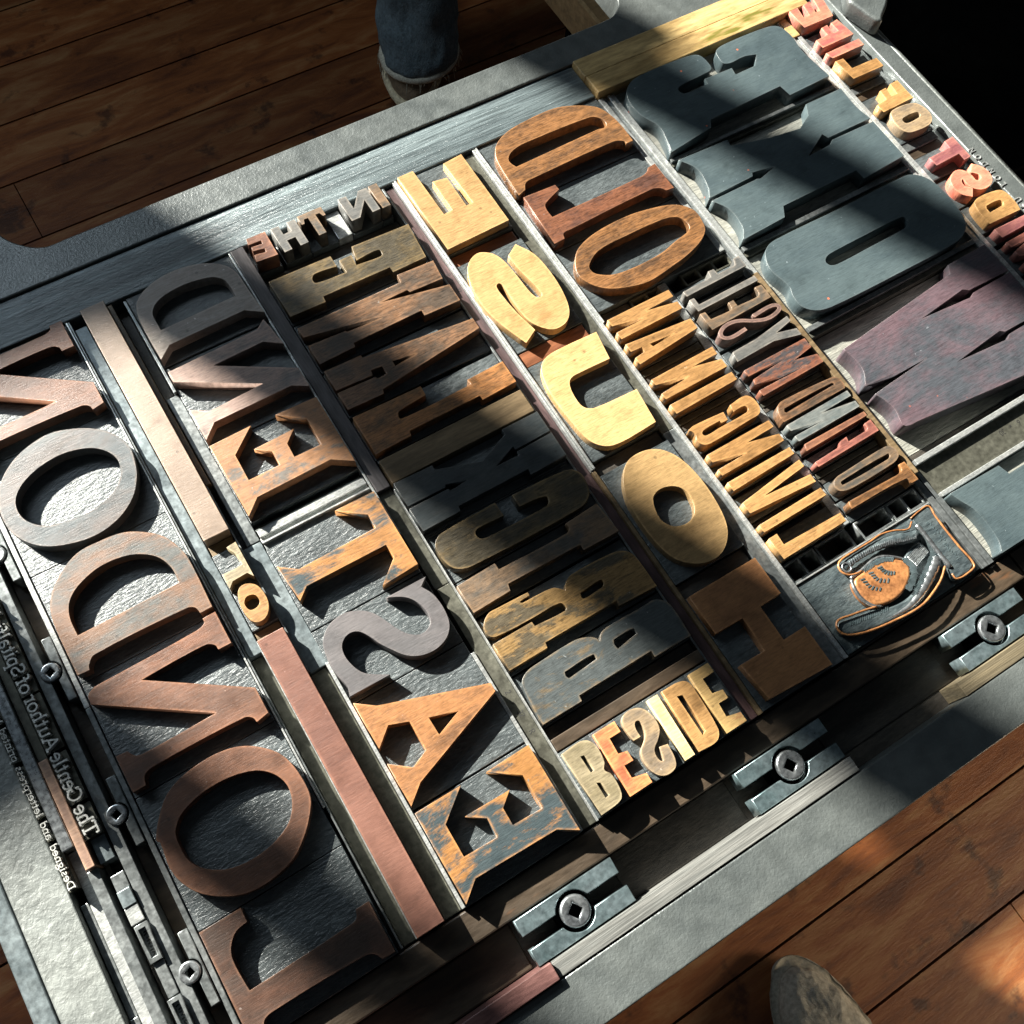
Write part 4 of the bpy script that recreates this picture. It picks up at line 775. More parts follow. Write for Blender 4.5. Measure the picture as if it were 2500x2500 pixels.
# between OLD / MYSELF and WOKE
P('lead_strip', 'grey strip along the tops of the word OLD', 'metal strip', 333.2, 336.4, 231.8, 363, -6.2, M_leadb, LDG, 0.2)
P('lead_strip', 'second grey strip along the tops of the word OLD', 'metal strip', 336.7, 339.4, 209, 363, -7.4, M_lead, LDG, 0.2)
P('lead_strip', 'bright strip along the feet of the huge E and K', 'metal strip', 339.7, 341.6, 209, 363, -5.8, M_leadb, LDG, 0.2)
P('lead_strip', 'rough bright strip touching the huge E and K', 'metal strip', 341.9, 345.0, 209, 363, -7.0, M_leadb, LDG, 0.2)
P('wood_furniture', 'rough brown wooden strip between MYSELF and the huge W', 'spacing bar', 338.2, 342.4, 60.5, 208.6, -3.4, M_brown, None, 0.4, jit=0.2)
P('lead_strip', 'sunken grey strip between FIND and the huge W', 'metal strip', 342.7, 345.2, 44, 208.6, -7.4, M_lead, LDG, 0.2)
P('metal_furniture', 'grey ribbed bar between the cuff and the huge I', 'spacing bar', 337.6, 341.4, 0, 60.2, -6.4, M_lead, SPG)
P('lead_strip', 'grey strip touching the feet of the huge I', 'metal strip', 341.8, 345.0, 0, 43.7, -5.8, M_lead, LDG, 0.2)
# inside I WOKE
for a, b, lab in ((157.7, 164.3, 'huge W and O'), (221.3, 227.9, 'huge O and K'), (297.5, 302.1, 'huge K and E')):
    c = (a + b) / 2
    P('lead_strip', 'dull metal strip between the ' + lab, 'metal strip', 345.8, 476.5, a, c - .1, -7.4, M_olive, 'metal strips between the huge letters', 0.25)
    P('lead_strip', 'second metal strip between the ' + lab, 'metal strip', 345.8, 476.5, c + .1, b, -5.2, M_lead, 'metal strips between the huge letters', 0.25)
t = empty('metal_furniture', 411, 56)
tag(t, 'wide channelled metal bar stamped 6 x 30 below the W', 'spacing bar', SPG)
box('channel_floor', 346, 477, 45.6, 67.4, -23.3, -9.0, M_olive, 0.2, t)
box('raised_rim', 346, 477, 42.6, 45.4, -23.3, -5.6, M_leadb, 0.4, t)
box('raised_rim', 346, 477, 64.2, 67.6, -8.9, -5.4, M_leadb, 0.4, t)
for s, xc in (('6', 418.6), ('x', 412.2), ('30', 406.6)):
    pen_text('stamped_number', s, xc, 57.4, 3.2, (-1, 0), (0, -1), 0.36, -9.05, -8.9, M_ink, t)
P('wood_furniture', 'dark sunken bar under the purple-grey W', 'spacing bar', 346, 477, 67.9, 71.2, -12, M_dark)
# right of WOKE
P('lead_strip', 'bright strip along the tops of the huge letters', 'metal strip', 477.4, 479.8, 0, 363, -6.4, M_leadb, LDG, 0.2)
P('lead_strip', 'second bright strip along the tops of the huge letters', 'metal strip', 480.1, 482.3, 0, 347, -7.4, M_leadb, LDG, 0.2)
P('lead_strip', 'bright strip along the feet of MIDST OF LIFE', 'metal strip', 482.6, 485.6, 0, 347, -6.6, M_leadb, LDG, 0.2)
P('metal_furniture', 'sunken grey bar between LIFE and the iron rail', 'spacing bar', 514.2, 519.6, 0, 366, -10.5, M_lead, SPG)
for a, b, lab in ((284.0, 295.0, 'between the words OF and LIFE'), (230.2, 242.5, 'between the words MIDST and OF')):
    P('spacing_block', 'dark wooden spacer ' + lab, 'spacer', 486.0, 513.6, a, (a + b) / 2 - .2, -8.6, M_darkx)
    P('spacing_block', 'metal spacer ' + lab, 'spacer', 486.0, 513.6, (a + b) / 2 + .2, b, -7.6, M_lead)
P('spacing_block', 'dark spacer between the S and T of MIDST', 'spacer', 486.0, 513.6, 205.6, 210.2, -9, M_darkx)
P('spacing_block', 'dark spacer between the ochre D and coral S', 'spacer', 486.0, 513.6, 185.0, 188.0, -9, M_darkx)
P('spacing_block', 'long dark spacer below the red M', 'spacer', 486.0, 513.6, 0, 128.0, -9, M_darkx)

# ------------------------------------------------------------------ engraved pointing hand
def raised(name, pts, z0, z1, mats, parent, bev):
    cs = [(p[0], p[1]) for p in smooth_path(pts)] if isinstance(pts[0], tuple) else pts
    cx = sum(p[0] for p in cs) / len(cs); cy = sum(p[1] for p in cs) / len(cs)
    me = prism_mesh([[(p[0] - cx, p[1] - cy) for p in cs]], 0, z1 - z0, bev, name, 3)
    o = link(name, me, mats, (cx, cy, z0), parent)
    for p in me.polygons: p.use_smooth = p.normal.z < 0.999
    return o
def tube(name, pts, r, z, mat, parent, closed=True, lift=0.0):
    cu = bpy.data.curves.new(name, 'CURVE'); cu.dimensions = '3D'
    sp = cu.splines.new('POLY'); sp.points.add(len(pts) - 1)
    for i, p in enumerate(pts): sp.points[i].co = (p[0] * MM, p[1] * MM, 0, 1)
    sp.use_cyclic_u = closed
    cu.bevel_depth = r * MM; cu.bevel_resolution = 2
    o = bpy.data.objects.new(name, cu); C.objects.link(o)
    dg = bpy.context.evaluated_depsgraph_get(); dg.update()
    me = bpy.data.meshes.new_from_object(o.evaluated_get(dg))
    bpy.data.objects.remove(o); bpy.data.curves.remove(cu); me.materials.clear()
    for p in me.polygons: p.use_smooth = True
    return link(name, me, mat, (0, 0, z), parent)
hand = empty('pointing_hand_block', 291, 22)
tag(hand, 'engraved copper and blue-black pointing hand block at the start of TO FIND', 'ornament block')
box('block_body', 245.2, 333.6, 0.6, 43.4, -23.3, -7.4, M_blueblk, 0.4, hand)
def ridge(name, pts, rad, z, flat, mat, parent, cut=None):
    line = smooth_path([(p[0], p[1], 1) for p in pts], closed=False)
    n = len(line); bm = bmesh.new(); N = 10; rings = []
    for i, p in enumerate(line):
        a = line[max(i - 1, 0)]; b = line[min(i + 1, n - 1)]
        t = (b - a).normalized(); nn = Vector((-t.y, t.x))
        u = i / (n - 1) * (len(rad) - 1); k = min(int(u), len(rad) - 2); r = rad[k] + (rad[k + 1] - rad[k]) * (u - k)
        r *= 1 + 0.06 * math.sin(i * 2.1)
        rings.append([bm.verts.new(Vector((p.x + nn.x * r * math.cos(2 * math.pi * q / N), p.y + nn.y * r * math.cos(2 * math.pi * q / N), r * flat * math.sin(2 * math.pi * q / N))) * MM) for q in range(N)])
    for r0, r1 in zip(rings[:-1], rings[1:]):
        for q in range(N): bm.faces.new((r0[q], r0[(q + 1) % N], r1[(q + 1) % N], r1[q]))
    bm.faces.new(rings[0][::-1]); bm.faces.new(rings[-1])
    bmesh.ops.recalc_face_normals(bm, faces=bm.faces[:])
    o = link(name, mesh_of(bm, name), mat, (0, 0, z), parent)
    for p in o.data.polygons: p.use_smooth = True
    return o
def ticks(name, pts, w, l, z, mat, parent, every=1, side=0.0, slant=0.0):
    line = smooth_path([(p[0], p[1], 1) for p in pts], closed=False, sub=7)
    bm = bmesh.new()
    for i in range(0, len(line) - 1, every):
        p = line[i]; t = (line[i + 1] - p).normalized(); nn = Vector((-t.y, t.x)) + t * slant
        q = p + nn * side
        ll = l * random.uniform(.75, 1.15)
        bm_stroke(bm, [q - nn * ll / 2, q + nn * ll / 2], w, 0, 0.5, i % 3)
    return link(name, mesh_of(bm, name), mat, (0, 0, z), parent)
SM = M_steel
PALM = [(267.6,26.0,1),(269.8,30.0,1),(276.5,31.2,1),(285.2,32.2,1),(292.3,30.6,1),(297.4,26.9,1),(300.3,23.4,1),(298.6,18.5,1),(293.4,14.2,1),(285.7,11.2,1),(277.2,11.2,1),(270.2,14.0,1),(267.4,20.3,1)]
pl = raised('curled_fingers', smooth_path(PALM), -7.6, -0.4, [M_copper, M_copper, M_blueblk], hand, 1.4)
ridge('palm_rim', [(268.6,31.8),(276.2,32.2),(285.2,33.4),(290.5,32.6),(295.4,29.8),(300.2,25.8)], [0.7, 0.9, 0.9, 0.6], -1.0, 0.9, SM, pl)
ridge('palm_edge', [(268.6,31.0),(267.0,26.0),(266.9,20.0),(269.8,14.2),(273.6,11.8)], [0.9, 1.1, 1.0, 0.5], -1.3, 0.9, SM, pl)
ticks('comb_lines', [(299.6,25.0),(301.0,21.0),(299.6,17.0),(295.0,13.6),(290.0,11.4)], 0.55, 3.4, -0.7, M_quoin, pl, 1, 0.0)
ticks('comb_lines', [(278,32.0),(285.2,32.2),(290.5,31.2),(295.6,28.2)], 0.5, 2.6, -0.7, M_quoin, pl, 1, -0.6, .5)
for k, (a, b, c) in enumerate((((273.5,28.0),(274.5,22.5),(279.5,18.0)), ((279.5,28.6),(280.5,23.6),(286.5,19.6)), ((285.5,28.6),(287.0,24.4),(291.5,21.6)))):
    ticks('engraved_chevron', [a, b, c], 0.75, 2.5, -0.62, M_quoin, pl, 2, 0.0, .4)
th = ridge('thumb', [(268.8,38.2),(276.8,39.2),(284.4,39.4),(292.6,38.9),(300.2,37.6),(307.7,35.2),(316.5,32.6)], [2.6, 2.3, 2.2, 2.6, 3.0, 3.4, 3.2], -3.1, 0.85, M_blueblk, hand)
ridge('outline_ridge', [(276.2,31.9),(272,32.3),(268.6,33.8),(266.6,37.0),(267.5,40.6),(271.5,42.2),(280.2,42.3),(290.7,42.2),(297.6,42.5),(305.6,40.6),(313.0,37.4),(317.4,39.6)], [0.55, 0.6, 0.5], -0.7, 1.0, M_copper, th)
ticks('hatched_lines', [(274.0,39.0),(284.4,39.2),(292.6,38.4),(300.2,37.0),(307.7,34.6),(315.5,32.2)], 0.4, 2.5, -0.95, SM, th, 1, -0.6, .5)
tube('thumb_nail', [(270.6 + 2.3 * math.cos(a / 12 * 2 * math.pi), 37.3 + 2.5 * math.sin(a / 12 * 2 * math.pi)) for a in range(12)], 0.55, -0.9, SM, th)
ix = raised('index_finger', smooth_path([(246.6,14.2,1),(248.5,16.6,1),(254.4,15.6,1),(263.3,13.8,1),(270.2,12.4,1),(279,9.6,1),(289,8.6,1),(297,10.4,1),(303,13.4,1),(308,12.6,1),(306,8.4,1),(299,4.4,1),(290,2.4,1),(281,2.0,1),(264.0,4.4,1),(252.9,7.2,1),(247.6,10.6,1)]), -7.6, -2.2, [M_blueblk] * 3, hand, 1.5)
ridge('outline_ridge', [(270.6,13.0),(263.3,14.8),(256.1,16.2),(248.9,17.4),(245.8,14.8),(246.6,10.4),(252.9,6.7),(264.0,3.9),(274.6,2.4),(284.4,1.4),(293.3,1.6),(301.8,3.8),(310.0,7.0),(316.6,11.4)], [0.6, 0.65, 0.6], -0.9, 1.0, M_copper, ix)
bk = ridge('back_of_hand', [(316.6,17.6),(312.6,14.6),(307.0,11.6),(301.0,8.6),(294.2,6.0),(286.8,4.4),(278.5,4.4),(269.9,5.6)], [3.0, 3.2, 2.9, 2.6, 2.1, 1.5, 0.9, 0.4], -2.6, 0.75, SM, hand)
ticks('hatched_lines', [(316,20.4),(311.4,17.6),(305.6,14.6),(299.4,11.4),(292.6,8.6)], 0.4, 2.6, -1.3, M_quoin, bk, 1, 0.0, .6)
ticks('hatched_lines', [(276,9.4),(268,10.8),(260,12.2),(253,13.2)], 0.4, 3.2, -2.5, M_quoin, ix, 1, 0.0, .5)
fan = raised('wrist', smooth_path([(303.0,26.4,0),(309,28.6,1),(316.5,29.0,0),(316.5,21.0,0),(310,20.0,1),(305.0,17.6,0),(303.6,22.0,1)]), -7.6, -4.2, [M_blueblk] * 3, hand, 1.2)
for k in range(9):
    ridge('wrist_fold', [(304 + k * .15, 25.2 - k * 0.75), (310, 26.6 - k * 0.75), (316.4, 28.0 - k * 0.72)], [0.2, 0.32, 0.36], -4.1, 1.0, M_lead if k % 2 else SM, fan)
CUFF = [(318.8,41.6,0),(326.0,42.3,1),(331.7,41.8,0),(331.2,36.2,1),(330.7,26.6,1),(330.7,16.4,1),(331.0,4.4,0),(326.1,2.6,1),(317.2,3.2,0),(317.6,6.3,0),(318.2,20.1,1),(318.4,31.8,1)]
cf = raised('cuff', smooth_path(CUFF), -7.6, -1.2, [M_blueblk] * 3, hand, 0.8)
ridge('outline_ridge', [(318.4,41.4),(326.0,42.4),(331.7,41.9),(331.2,36.2),(330.8,26.6),(330.8,16.4),(331.0,4.2),(326.1,2.4),(317.6,3.0),(317.2,6.4)], [0.45, 0.6, 0.45], -1.1, 1.0, M_copper, cf)
ridge('cuff_bar', [(318.9,37.0),(319.2,30.0),(319.0,20.0),(318.9,9.4)], [1.25, 1.15, 1.35], -1.3, 0.8, SM, cf)
bm = bmesh.new()
for q in range(22):
    x = 325 + random.uniform(-1.6, 1.6); y = 11 + q * 1.15
    bm_stroke(bm, [Vector((x, y)), Vector((x + random.uniform(.6, 1.3), y + random.uniform(-.6, 1.2)))], 0.5, 0, 0.4, q % 3)
link('punched_dots', mesh_of(bm, 'punched_dots'), M_quoin, (0, 0, -1.45), cf)
P('lead_strip', 'grey bar below the hand ornament', 'metal strip', 245, 333, -0.6, 0.3, -9, M_dark, None, 0.1)
P('spacing_block', 'thin grey shims beside the cuff', 'spacer', 333.9, 337.2, 1.0, 43.0, -7.8, M_lead)

# ------------------------------------------------------------------ bottom edge: wooden bars, quoins, strips
P('wood_furniture', 'long rough dark wooden bar under all the lines of type', 'spacing bar', -112, 357, -15.4, -1.0, -9.2, M_darkx, None, 0.8, jit=0.15)
P('wood_furniture', 'deep dark wooden bar filling the slot beside the first quoin', 'spacing bar', -112, 34, -38.0, -16.0, -21.5, M_darkx, None, 0.8)
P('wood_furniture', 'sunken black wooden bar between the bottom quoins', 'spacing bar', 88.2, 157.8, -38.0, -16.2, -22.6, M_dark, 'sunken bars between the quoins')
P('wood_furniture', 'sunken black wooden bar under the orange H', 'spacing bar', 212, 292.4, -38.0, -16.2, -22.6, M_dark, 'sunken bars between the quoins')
P('wood_furniture', 'dark wooden bar beyond the last quoin', 'spacing bar', 358, 515, -38.0, -1.0, -9, M_darkx)
P('wood_furniture', 'reddish violet wooden strip along the lower iron bar', 'spacing bar', -118, 40.1, -46.4, -38.5, -0.8, plain_mat('violet_brown_wood', (0.085,0.040,0.038), (0.17,0.085,0.075), 50, 0.38, 0, 0.5, 0.3, (.4,2,1), 200), None, 0.4)
P('wood_furniture', 'grey lined wooden strip between two quoins and the iron bar', 'spacing bar', 40.6, 212.2, -46.2, -38.7, -3.6, plain_mat('grey_lined_wood', (0.10,0.105,0.10), (0.23,0.23,0.215), 40, 0.42, 0.1, 0.8, 0.5, (.15,4,1), 160), None, 0.3)
P('wood_furniture', 'short brown wooden strip under the last quoin', 'spacing bar', 282.5, 400, -46.6, -38.7, -3.8, plain_mat('olive_lined_wood', (0.075,0.065,0.045), (0.16,0.13,0.08), 40, 0.42, 0, 0.8, 0.5, (.15,4,1), 160), None, 0.3)
def quoin(xc, yc, half, bw, r, rr, inner, zt, label, group, vert=False, long=True, mat=None, cy2=None):
    t = empty('quoin', xc, yc); tag(t, label, 'quoin', group)
    mt = mat or M_quoin
    def tr(x, y): return (y, x) if vert else (x, y)
    for sgn in ((1, -1) if long else (1,)):
        y_in, y_out = sgn * inner, sgn * (inner + bw)
        pts = [(-half, y_in), (-half, y_out), (half, y_out), (half, y_in)]
        x0 = math.sqrt(max(r * r - inner * inner, 0))
        a0 = math.degrees(math.atan2(inner, x0))
        n = 12
        for i in range(n + 1):
            a = math.radians(a0 + (180 - 2 * a0) * i / n)
            pts.append((r * math.cos(a), sgn * r * math.sin(a)))
        pts = [tr(*p) for p in pts]
        me = prism_mesh([pts], 0, zt + 17.3, 0.35, 'quoin_bar')
        link('quoin_bar', me, [mt, M_steel, mt], (xc, yc, -17.3), t)
    ring = [(rr * math.cos(2 * math.pi * i / 36), rr * math.sin(2 * math.pi * i / 36)) for i in range(36)]
    q = rr * 0.50
    rot = math.radians(random.uniform(-30, 30))
    hole = [(q * math.cos(rot + math.pi / 2 * i), q * math.sin(rot + math.pi / 2 * i)) for i in range(4)]
    me = prism_mesh([ring, hole], 0, zt + 0.9 + 8, rr * 0.17, 'key_ring', 3)
    for p in me.polygons: p.use_smooth = p.normal.z < 0.99
    link('key_ring', me, [M_steel] * 3, (xc, yc, -8.0), t)
    box('key_socket_floor', xc - rr * 1.2, xc + rr * 1.2, yc - rr * .9, yc + rr * .9, -23.2, -12, M_black, 0.1, t)
    return t
QN = 'steel quoins with square key holes along the lower bar'
quoin(61.3, -27.0, 26.0, 7.7, 9.0, 7.2, 3.1, -5.6, 'blued steel quoin below the orange and slate letter E', QN)
quoin(185.2, -27.0, 26.0, 7.7, 9.0, 7.2, 3.1, -5.6, 'blued steel quoin below the maroon-black bar and BESIDE', QN)
quoin(318.7, -27.0, 25.4, 7.7, 9.0, 7.2, 3.1, -5.6, 'blued steel quoin below the engraved hand', QN)
QL = 'narrow steel quoins along the feet of LONDON'
for yc, lab in ((39.3, 'narrow steel quoin beside the L of LONDON'), (115.0, 'narrow steel quoin beside the first O of LONDON'), (190.0, 'narrow steel quoin beside the D of LONDON'), (257.5, 'narrow steel quoin beside the blue-grey O')):
    xq = -92.9
    t = quoin(xq, yc, 16.8, 4.2, 5.4, 4.7, 1.9, -5.2, lab, QL, vert=True, long=False, mat=M_lead)
P('metal_furniture', 'long dull metal rail between the narrow quoins and small type', 'spacing bar', -99.6, -94.6, -14, 300, -6.0, M_lead, None, 0.3)
P('metal_furniture', 'long bright rail along the lower half of LONDON', 'spacing bar', -86.4, -83.9, -0.5, 166, -6.2, M_lead, None, 0.3)
P('metal_furniture', 'long bright rail along the upper half of LONDON', 'spacing bar', -86.4, -83.9, 166.4, 330, -6.2, M_leadb, None, 0.3)
P('wood_furniture', 'sunken brown wood showing between the narrow quoins', 'spacing bar', -94.3, -86.6, -14, 330, -17, M_darkx, None, 0.3)

# ------------------------------------------------------------------ small type beside the iron rail
ORD = ['first','second','third','fourth','fifth','sixth','seventh','eighth','ninth','tenth','eleventh','twelfth']
def type_line(text, y_start, xbase, h, length, wstroke, body_x, group, size, skip=''):
    units = sum(0.5 if ch == ' ' else PEN[ch][0] for ch in text)
    k = length / (units * h)
    cur = 0.0; wi = 0; words_ = text.split(' '); li = 0
    for ch in text:
        if ch == ' ':
            y0 = y_start + cur * h * k
            cur += 0.5; wi += 1; li = 0
            continue
        adv = PEN[ch][0]
        y0 = y_start + cur * h * k; y1 = y0 + adv * h * k
        bm = bmesh.new()
        cx, cy = xbase, (y0 + y1) / 2
        bm_box(bm, body_x[0] - cx, body_x[1] - cx, y0 + .03 - cy, y1 - .03 - cy, 0, 23.3 - 3.0, 0)
        nb = len(bm.faces)
        def mf(gx, gy): return (gy * h, y0 - cy + gx * h * k)
        pen_mesh(bm, ch, mf, wstroke, 23.3 - 3.2, 23.3)
        bmesh.ops.recalc_face_normals(bm, faces=bm.faces[:])
        for q, f in enumerate(bm.faces):
            if q < nb: f.material_index = 1
        o = link('metal_type_letter', mesh_of(bm, 'metal_type_letter'), [M_type, M_olive], (cx, cy, -23.3))
        case = 'capital' if ch.isupper() else 'letter'
        tag(o, f'{size} metal type {case} {ch}, {ORD[li]} in the word {words_[wi]}', 'type letter', group)
        cur += adv; li += 1
for wd, ya, yb in (('The', 111.0, 126.2), ('Gentle', 128.0, 152.6), ('Author', 154.2, 183.0), ('of', 184.2, 192.8), ('Spitalfields', 194.0, 237.0)):
    type_line(wd, ya, -107.0, 6.2, yb - ya, 0.80, (-108.2, -100.2), 'metal type letters of the small title line', 'small')
type_line('Designed and letterpress printed by Justin', 94.6, -121.6, 3.0, 105.0, 0.42, (-122.3, -118.4), 'metal type letters of the tiniest line', 'tiny')
P('metal_furniture', 'tall bright metal reglet between the two lines of small type', 'spacing bar', -118.2, -113.0, 111.0, 300, -0.6, M_steel, None, 0.5)
P('wood_furniture', 'thin pinkish brown reglet below the word Gentle', 'spacing bar', -112.7, -108.5, 99.0, 152.6, -1.2, face_mat('reglet', (0.20,0.12,0.085), (0.28,0.175,0.12), .5, 40, .4, .15), None, 0.3)
P('metal_furniture', 'dark metal reglet below the word Author', 'spacing bar', -112.7, -108.5, 152.9, 300, -3.2, M_olive, None, 0.3)
P('metal_furniture', 'long pale metal reglet at the end of the small type', 'spacing bar', -113.6, -108.8, -14, 98.6, -4.6, M_lead, None, 0.3)
P('metal_furniture', 'pale ribbed metal reglet beside the rough iron rail', 'spacing bar', -118.4, -113.9, -14, 110.6, -8.0, M_leadb, None, 0.3)
P('metal_furniture', 'narrow pale reglet touching the rough iron rail', 'spacing bar', -122.2, -118.7, 36, 88, -8.6, M_lead, None, 0.3)
P('metal_furniture', 'narrow pale reglet lowest along the rough iron rail', 'spacing bar', -122.2, -118.7, -14, 35.6, -7.6, M_lead, None, 0.3)
P('metal_furniture', 'long dark slot bar beside the small type', 'spacing bar', -108.2, -106.2, -14, 105, -15, M_dark, None, 0.2)
P('metal_furniture', 'grey reglet above the small title line', 'spacing bar', -103.6 + 4.2, -99.8 + .1, 96.0, 300, -5.2, M_olive, None, 0.05) if False else None
BT = 'loose metal type blocks after the small title'
for lab, a, b, zt, mt in (('blank metal type block nearest the word The', 84.4, 92.0, -5.5, M_lead), ('bright metal type block with rough corner', 76.6, 84.2, -3.8, M_leadg), ('metal type block with ragged shiny top', 68.6, 76.4, -4.4, M_leadb)):
    P('metal_type_block', lab, 'type block', -106.0, -100.0, a, b, zt, mt, BT, 0.3, jit=0.1)
def nick_block(y0, y1, label):
    t = empty('metal_type_block', -102.4, (y0 + y1) / 2); tag(t, label, 'type block', BT)
    me = prism_mesh([[(-2.8, y0 - (y0 + y1) / 2), (2.8, y0 - (y0 + y1) / 2), (2.8, (y1 - y0) / 2), (-2.8, (y1 - y0) / 2)], [(-1.5, (y0 - y1) / 2 + 2.2), (-1.5, (y1 - y0) / 2 - 2.0), (1.4, (y1 - y0) / 2 - 2.0), (1.4, (y0 - y1) / 2 + 2.2)]], 0, 4.0, 0.2, 'block_rim')
    link('block_rim', me, [M_lead] * 3, (-102.4, (y0 + y1) / 2, -7.4), t)
    box('block_shank', -105.1, -99.7, y0 + .05, y1 - .05, -23.3, -6.9, M_leadb, 0.1, t)
    bm = bmesh.new()
    for q in range(9):
        y = -(y1 - y0) / 2 + 3 + q * (y1 - y0 - 5.5) / 9
        bm_stroke(bm, [Vector((random.uniform(-1.2, -.6), y + random.uniform(-.3, .3))), Vector((random.uniform(0, .9), y + random.uniform(-.1, 1.0)))], 0.5, 0, 0.9, q % 3)
    link('battered_mark', mesh_of(bm, 'battered_mark'), M_ink, (-102.4, (y0 + y1) / 2, -7.0), t)
nick_block(50.4, 67.6, 'framed metal type block with a battered dark mark')
nick_block(16.0, 34.0, 'lowest framed metal type block with a battered mark')
P('metal_type_block', 'notched metal type block between the two framed ones', 'type block', -104.6, -99.9, 34.6, 50.0, -5.0, M_lead, BT, 0.3)
P('metal_type_block', 'small blank type block touching the word The', 'type block', -107.4, -100.8, 99.0, 110.8, -6.0, M_leadg, BT, 0.3)

# ------------------------------------------------------------------ the iron chase
ch = empty('iron_chase', 195, 170)
tag(ch, 'heavy cast-iron frame locked around all the type', 'printing frame')
def iron(name, pts, zt, mat, zb=-23.3, bev=0.9):
    cs = [(p[0], p[1]) for p in smooth_path(pts, sub=7)]
    cx = sum(p[0] for p in cs) / len(cs); cy = sum(p[1] for p in cs) / len(cs)
    me = prism_mesh([[(p[0] - cx, p[1] - cy) for p in cs]], 0, zt - zb, bev, name, 2)
    return link(name, me, [mat, mat, mat], (cx, cy, zb), ch)
iron('upper_rail', [(-155,394.2,0),(520,394.2,0),(536.5,394.2,0),(536.5,640,0),(391.5,640,0),(391.3,430,1),(389.5,425,1),(385.8,420.8,1),(380,417,1),(371,415.7,0),(9,415.7,0),(-4,416.0,1),(-13,421.5,1),(-21,432,1),(-24,446,1),(-25,640,0),(-155,640,0)], -4, M_iron)
iron('lower_rail', [(-155,-47.0,0),(536.5,-47.0,0),(536.5,-71.8,0),(-155,-71.8,0)], -4, M_iron)
iron('rough_rail', [(-145.5,-46.6,0),(-122.8,-46.6,0),(-122.8,393.9,0),(-145.5,393.9,0)], -4, M_ironr)
iron('polished_margin', [(-155,-46.6,0),(-145.8,-46.6,0),(-145.8,393.9,0),(-155,393.9,0)], -4.3, M_leadg)
rr_ = iron('lettered_rail', [(520.2,-46.6,0),(532.5,-46.6,0),(532.5,393.9,0),(520.2,393.9,0)], -4, M_iron)
# rounded outer flank of the lettered rail
bm = bmesh.new()
n = 8
prof = [(532.3, -4.0)] + [(532.3 + 7.5 * math.sin(a * math.pi / 2 / n), -4.0 - 9.0 * (1 - math.cos(a * math.pi / 2 / n))) for a in range(1, n + 1)] + [(539.8, -23.3), (532.3, -23.3)]
va = [bm.verts.new(Vector((p[0] - 536, -46.6 - 170, p[1] + 23.3)) * MM) for p in prof]
vb = [bm.verts.new(Vector((p[0] - 536, 640 - 170, p[1] + 23.3)) * MM) for p in prof]
for i in range(len(prof)):
    j = (i + 1) % len(prof); bm.faces.new((va[i], va[j], vb[j], vb[i]))
bm.faces.new(va[::-1]); bm.faces.new(vb)
bmesh.ops.recalc_face_normals(bm, faces=bm.faces[:])
o = link('rounded_flank', mesh_of(bm, 'rounded_flank'), M_ironr, (536, 170, -23.3), ch)
for p in o.data.polygons: p.use_smooth = True
pen_text('cast_lettering', 'LONDON', 523.6, 185.0, 4.0, (0, 1), (-1, 0), 0.55, -4.1, -3.45, M_leadb, ch, 1.8)
pen_text('cast_lettering', 'SU', 524.0, 166.0, 4.4, (0, 1), (-1, 0), 0.6, -4.1, -3.45, M_leadb, ch, 1.6)
# iron lug resting beyond the rail
tag(iron('iron_lug', [(519,346,0),(524,326,1),(527.5,322,1),(531,325,1),(543,334,1),(556,352,0),(540,380,0)], 9, M_iron, -3.6, 2.0), None, None)

# press bed under the type and the dark machine beyond
tag(box('press_bed', -154.5, 536, -71, 394, -31, -23.35, M_dark, 0.5), 'dark wooden bed under the locked type', 'press bed')
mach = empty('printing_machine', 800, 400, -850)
tag(mach, 'iron machine body coloured black as deep shade beyond the lettered rail', 'machine')
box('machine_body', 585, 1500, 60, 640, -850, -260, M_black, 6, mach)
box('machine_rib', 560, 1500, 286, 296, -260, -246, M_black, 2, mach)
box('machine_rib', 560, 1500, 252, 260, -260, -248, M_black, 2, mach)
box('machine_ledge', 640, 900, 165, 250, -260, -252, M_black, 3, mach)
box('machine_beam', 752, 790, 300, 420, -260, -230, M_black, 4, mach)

# ------------------------------------------------------------------ floor
mt, nt, b = nodes('floorboards')
tc = nt.nodes.new('ShaderNodeTexCoord'); sp = nt.nodes.new('ShaderNodeSeparateXYZ')
nt.links.new(tc.outputs['Object'], sp.inputs[0])
def M1(op, a, bb=None):
    n = nt.nodes.new('ShaderNodeMath'); n.operation = op
    for i, v in enumerate((a, bb)):
        if v is None: continue
        if hasattr(v, 'links'): nt.links.new(v, n.inputs[i])
        else: n.inputs[i].default_value = v
    return n.outputs[0]
idx = M1('FLOOR', M1('DIVIDE', M1('ADD', sp.outputs['Y'], 0.241), 0.1171))
wn = nt.nodes.new('ShaderNodeTexWhiteNoise'); wn.noise_dimensions = '1D'; nt.links.new(idx, wn.inputs['W'])
cx = nt.nodes.new('ShaderNodeCombineXYZ')
nt.links.new(M1('ADD', sp.outputs['X'], M1('MULTIPLY', wn.outputs['Value'], 9.0)), cx.inputs[0])
nt.links.new(M1('MULTIPLY', sp.outputs['Y'], 5.0), cx.inputs[1])
n1 = noise(nt, cx, 7, 8, 0.66, 0.6)
r1 = ramp(nt, n1.outputs[0], [(0.30, (0.11, 0.030, 0.008)), (0.5, (0.25, 0.082, 0.020)), (0.70, (0.38, 0.20, 0.082))])
r2 = ramp(nt, wn.outputs['Value'], [(0.0, (0.70, 0.66, 0.62)), (1.0, (1.15, 1.1, 1.05))])
col = mix(nt, 1.0, r1.outputs[0], r2.outputs[0], 'MULTIPLY')
tcn = nt.nodes.new('ShaderNodeMapping'); nt.links.new(tc.outputs['Object'], tcn.inputs[0])
n2 = noise(nt, tcn, 16, 5, 0.6)
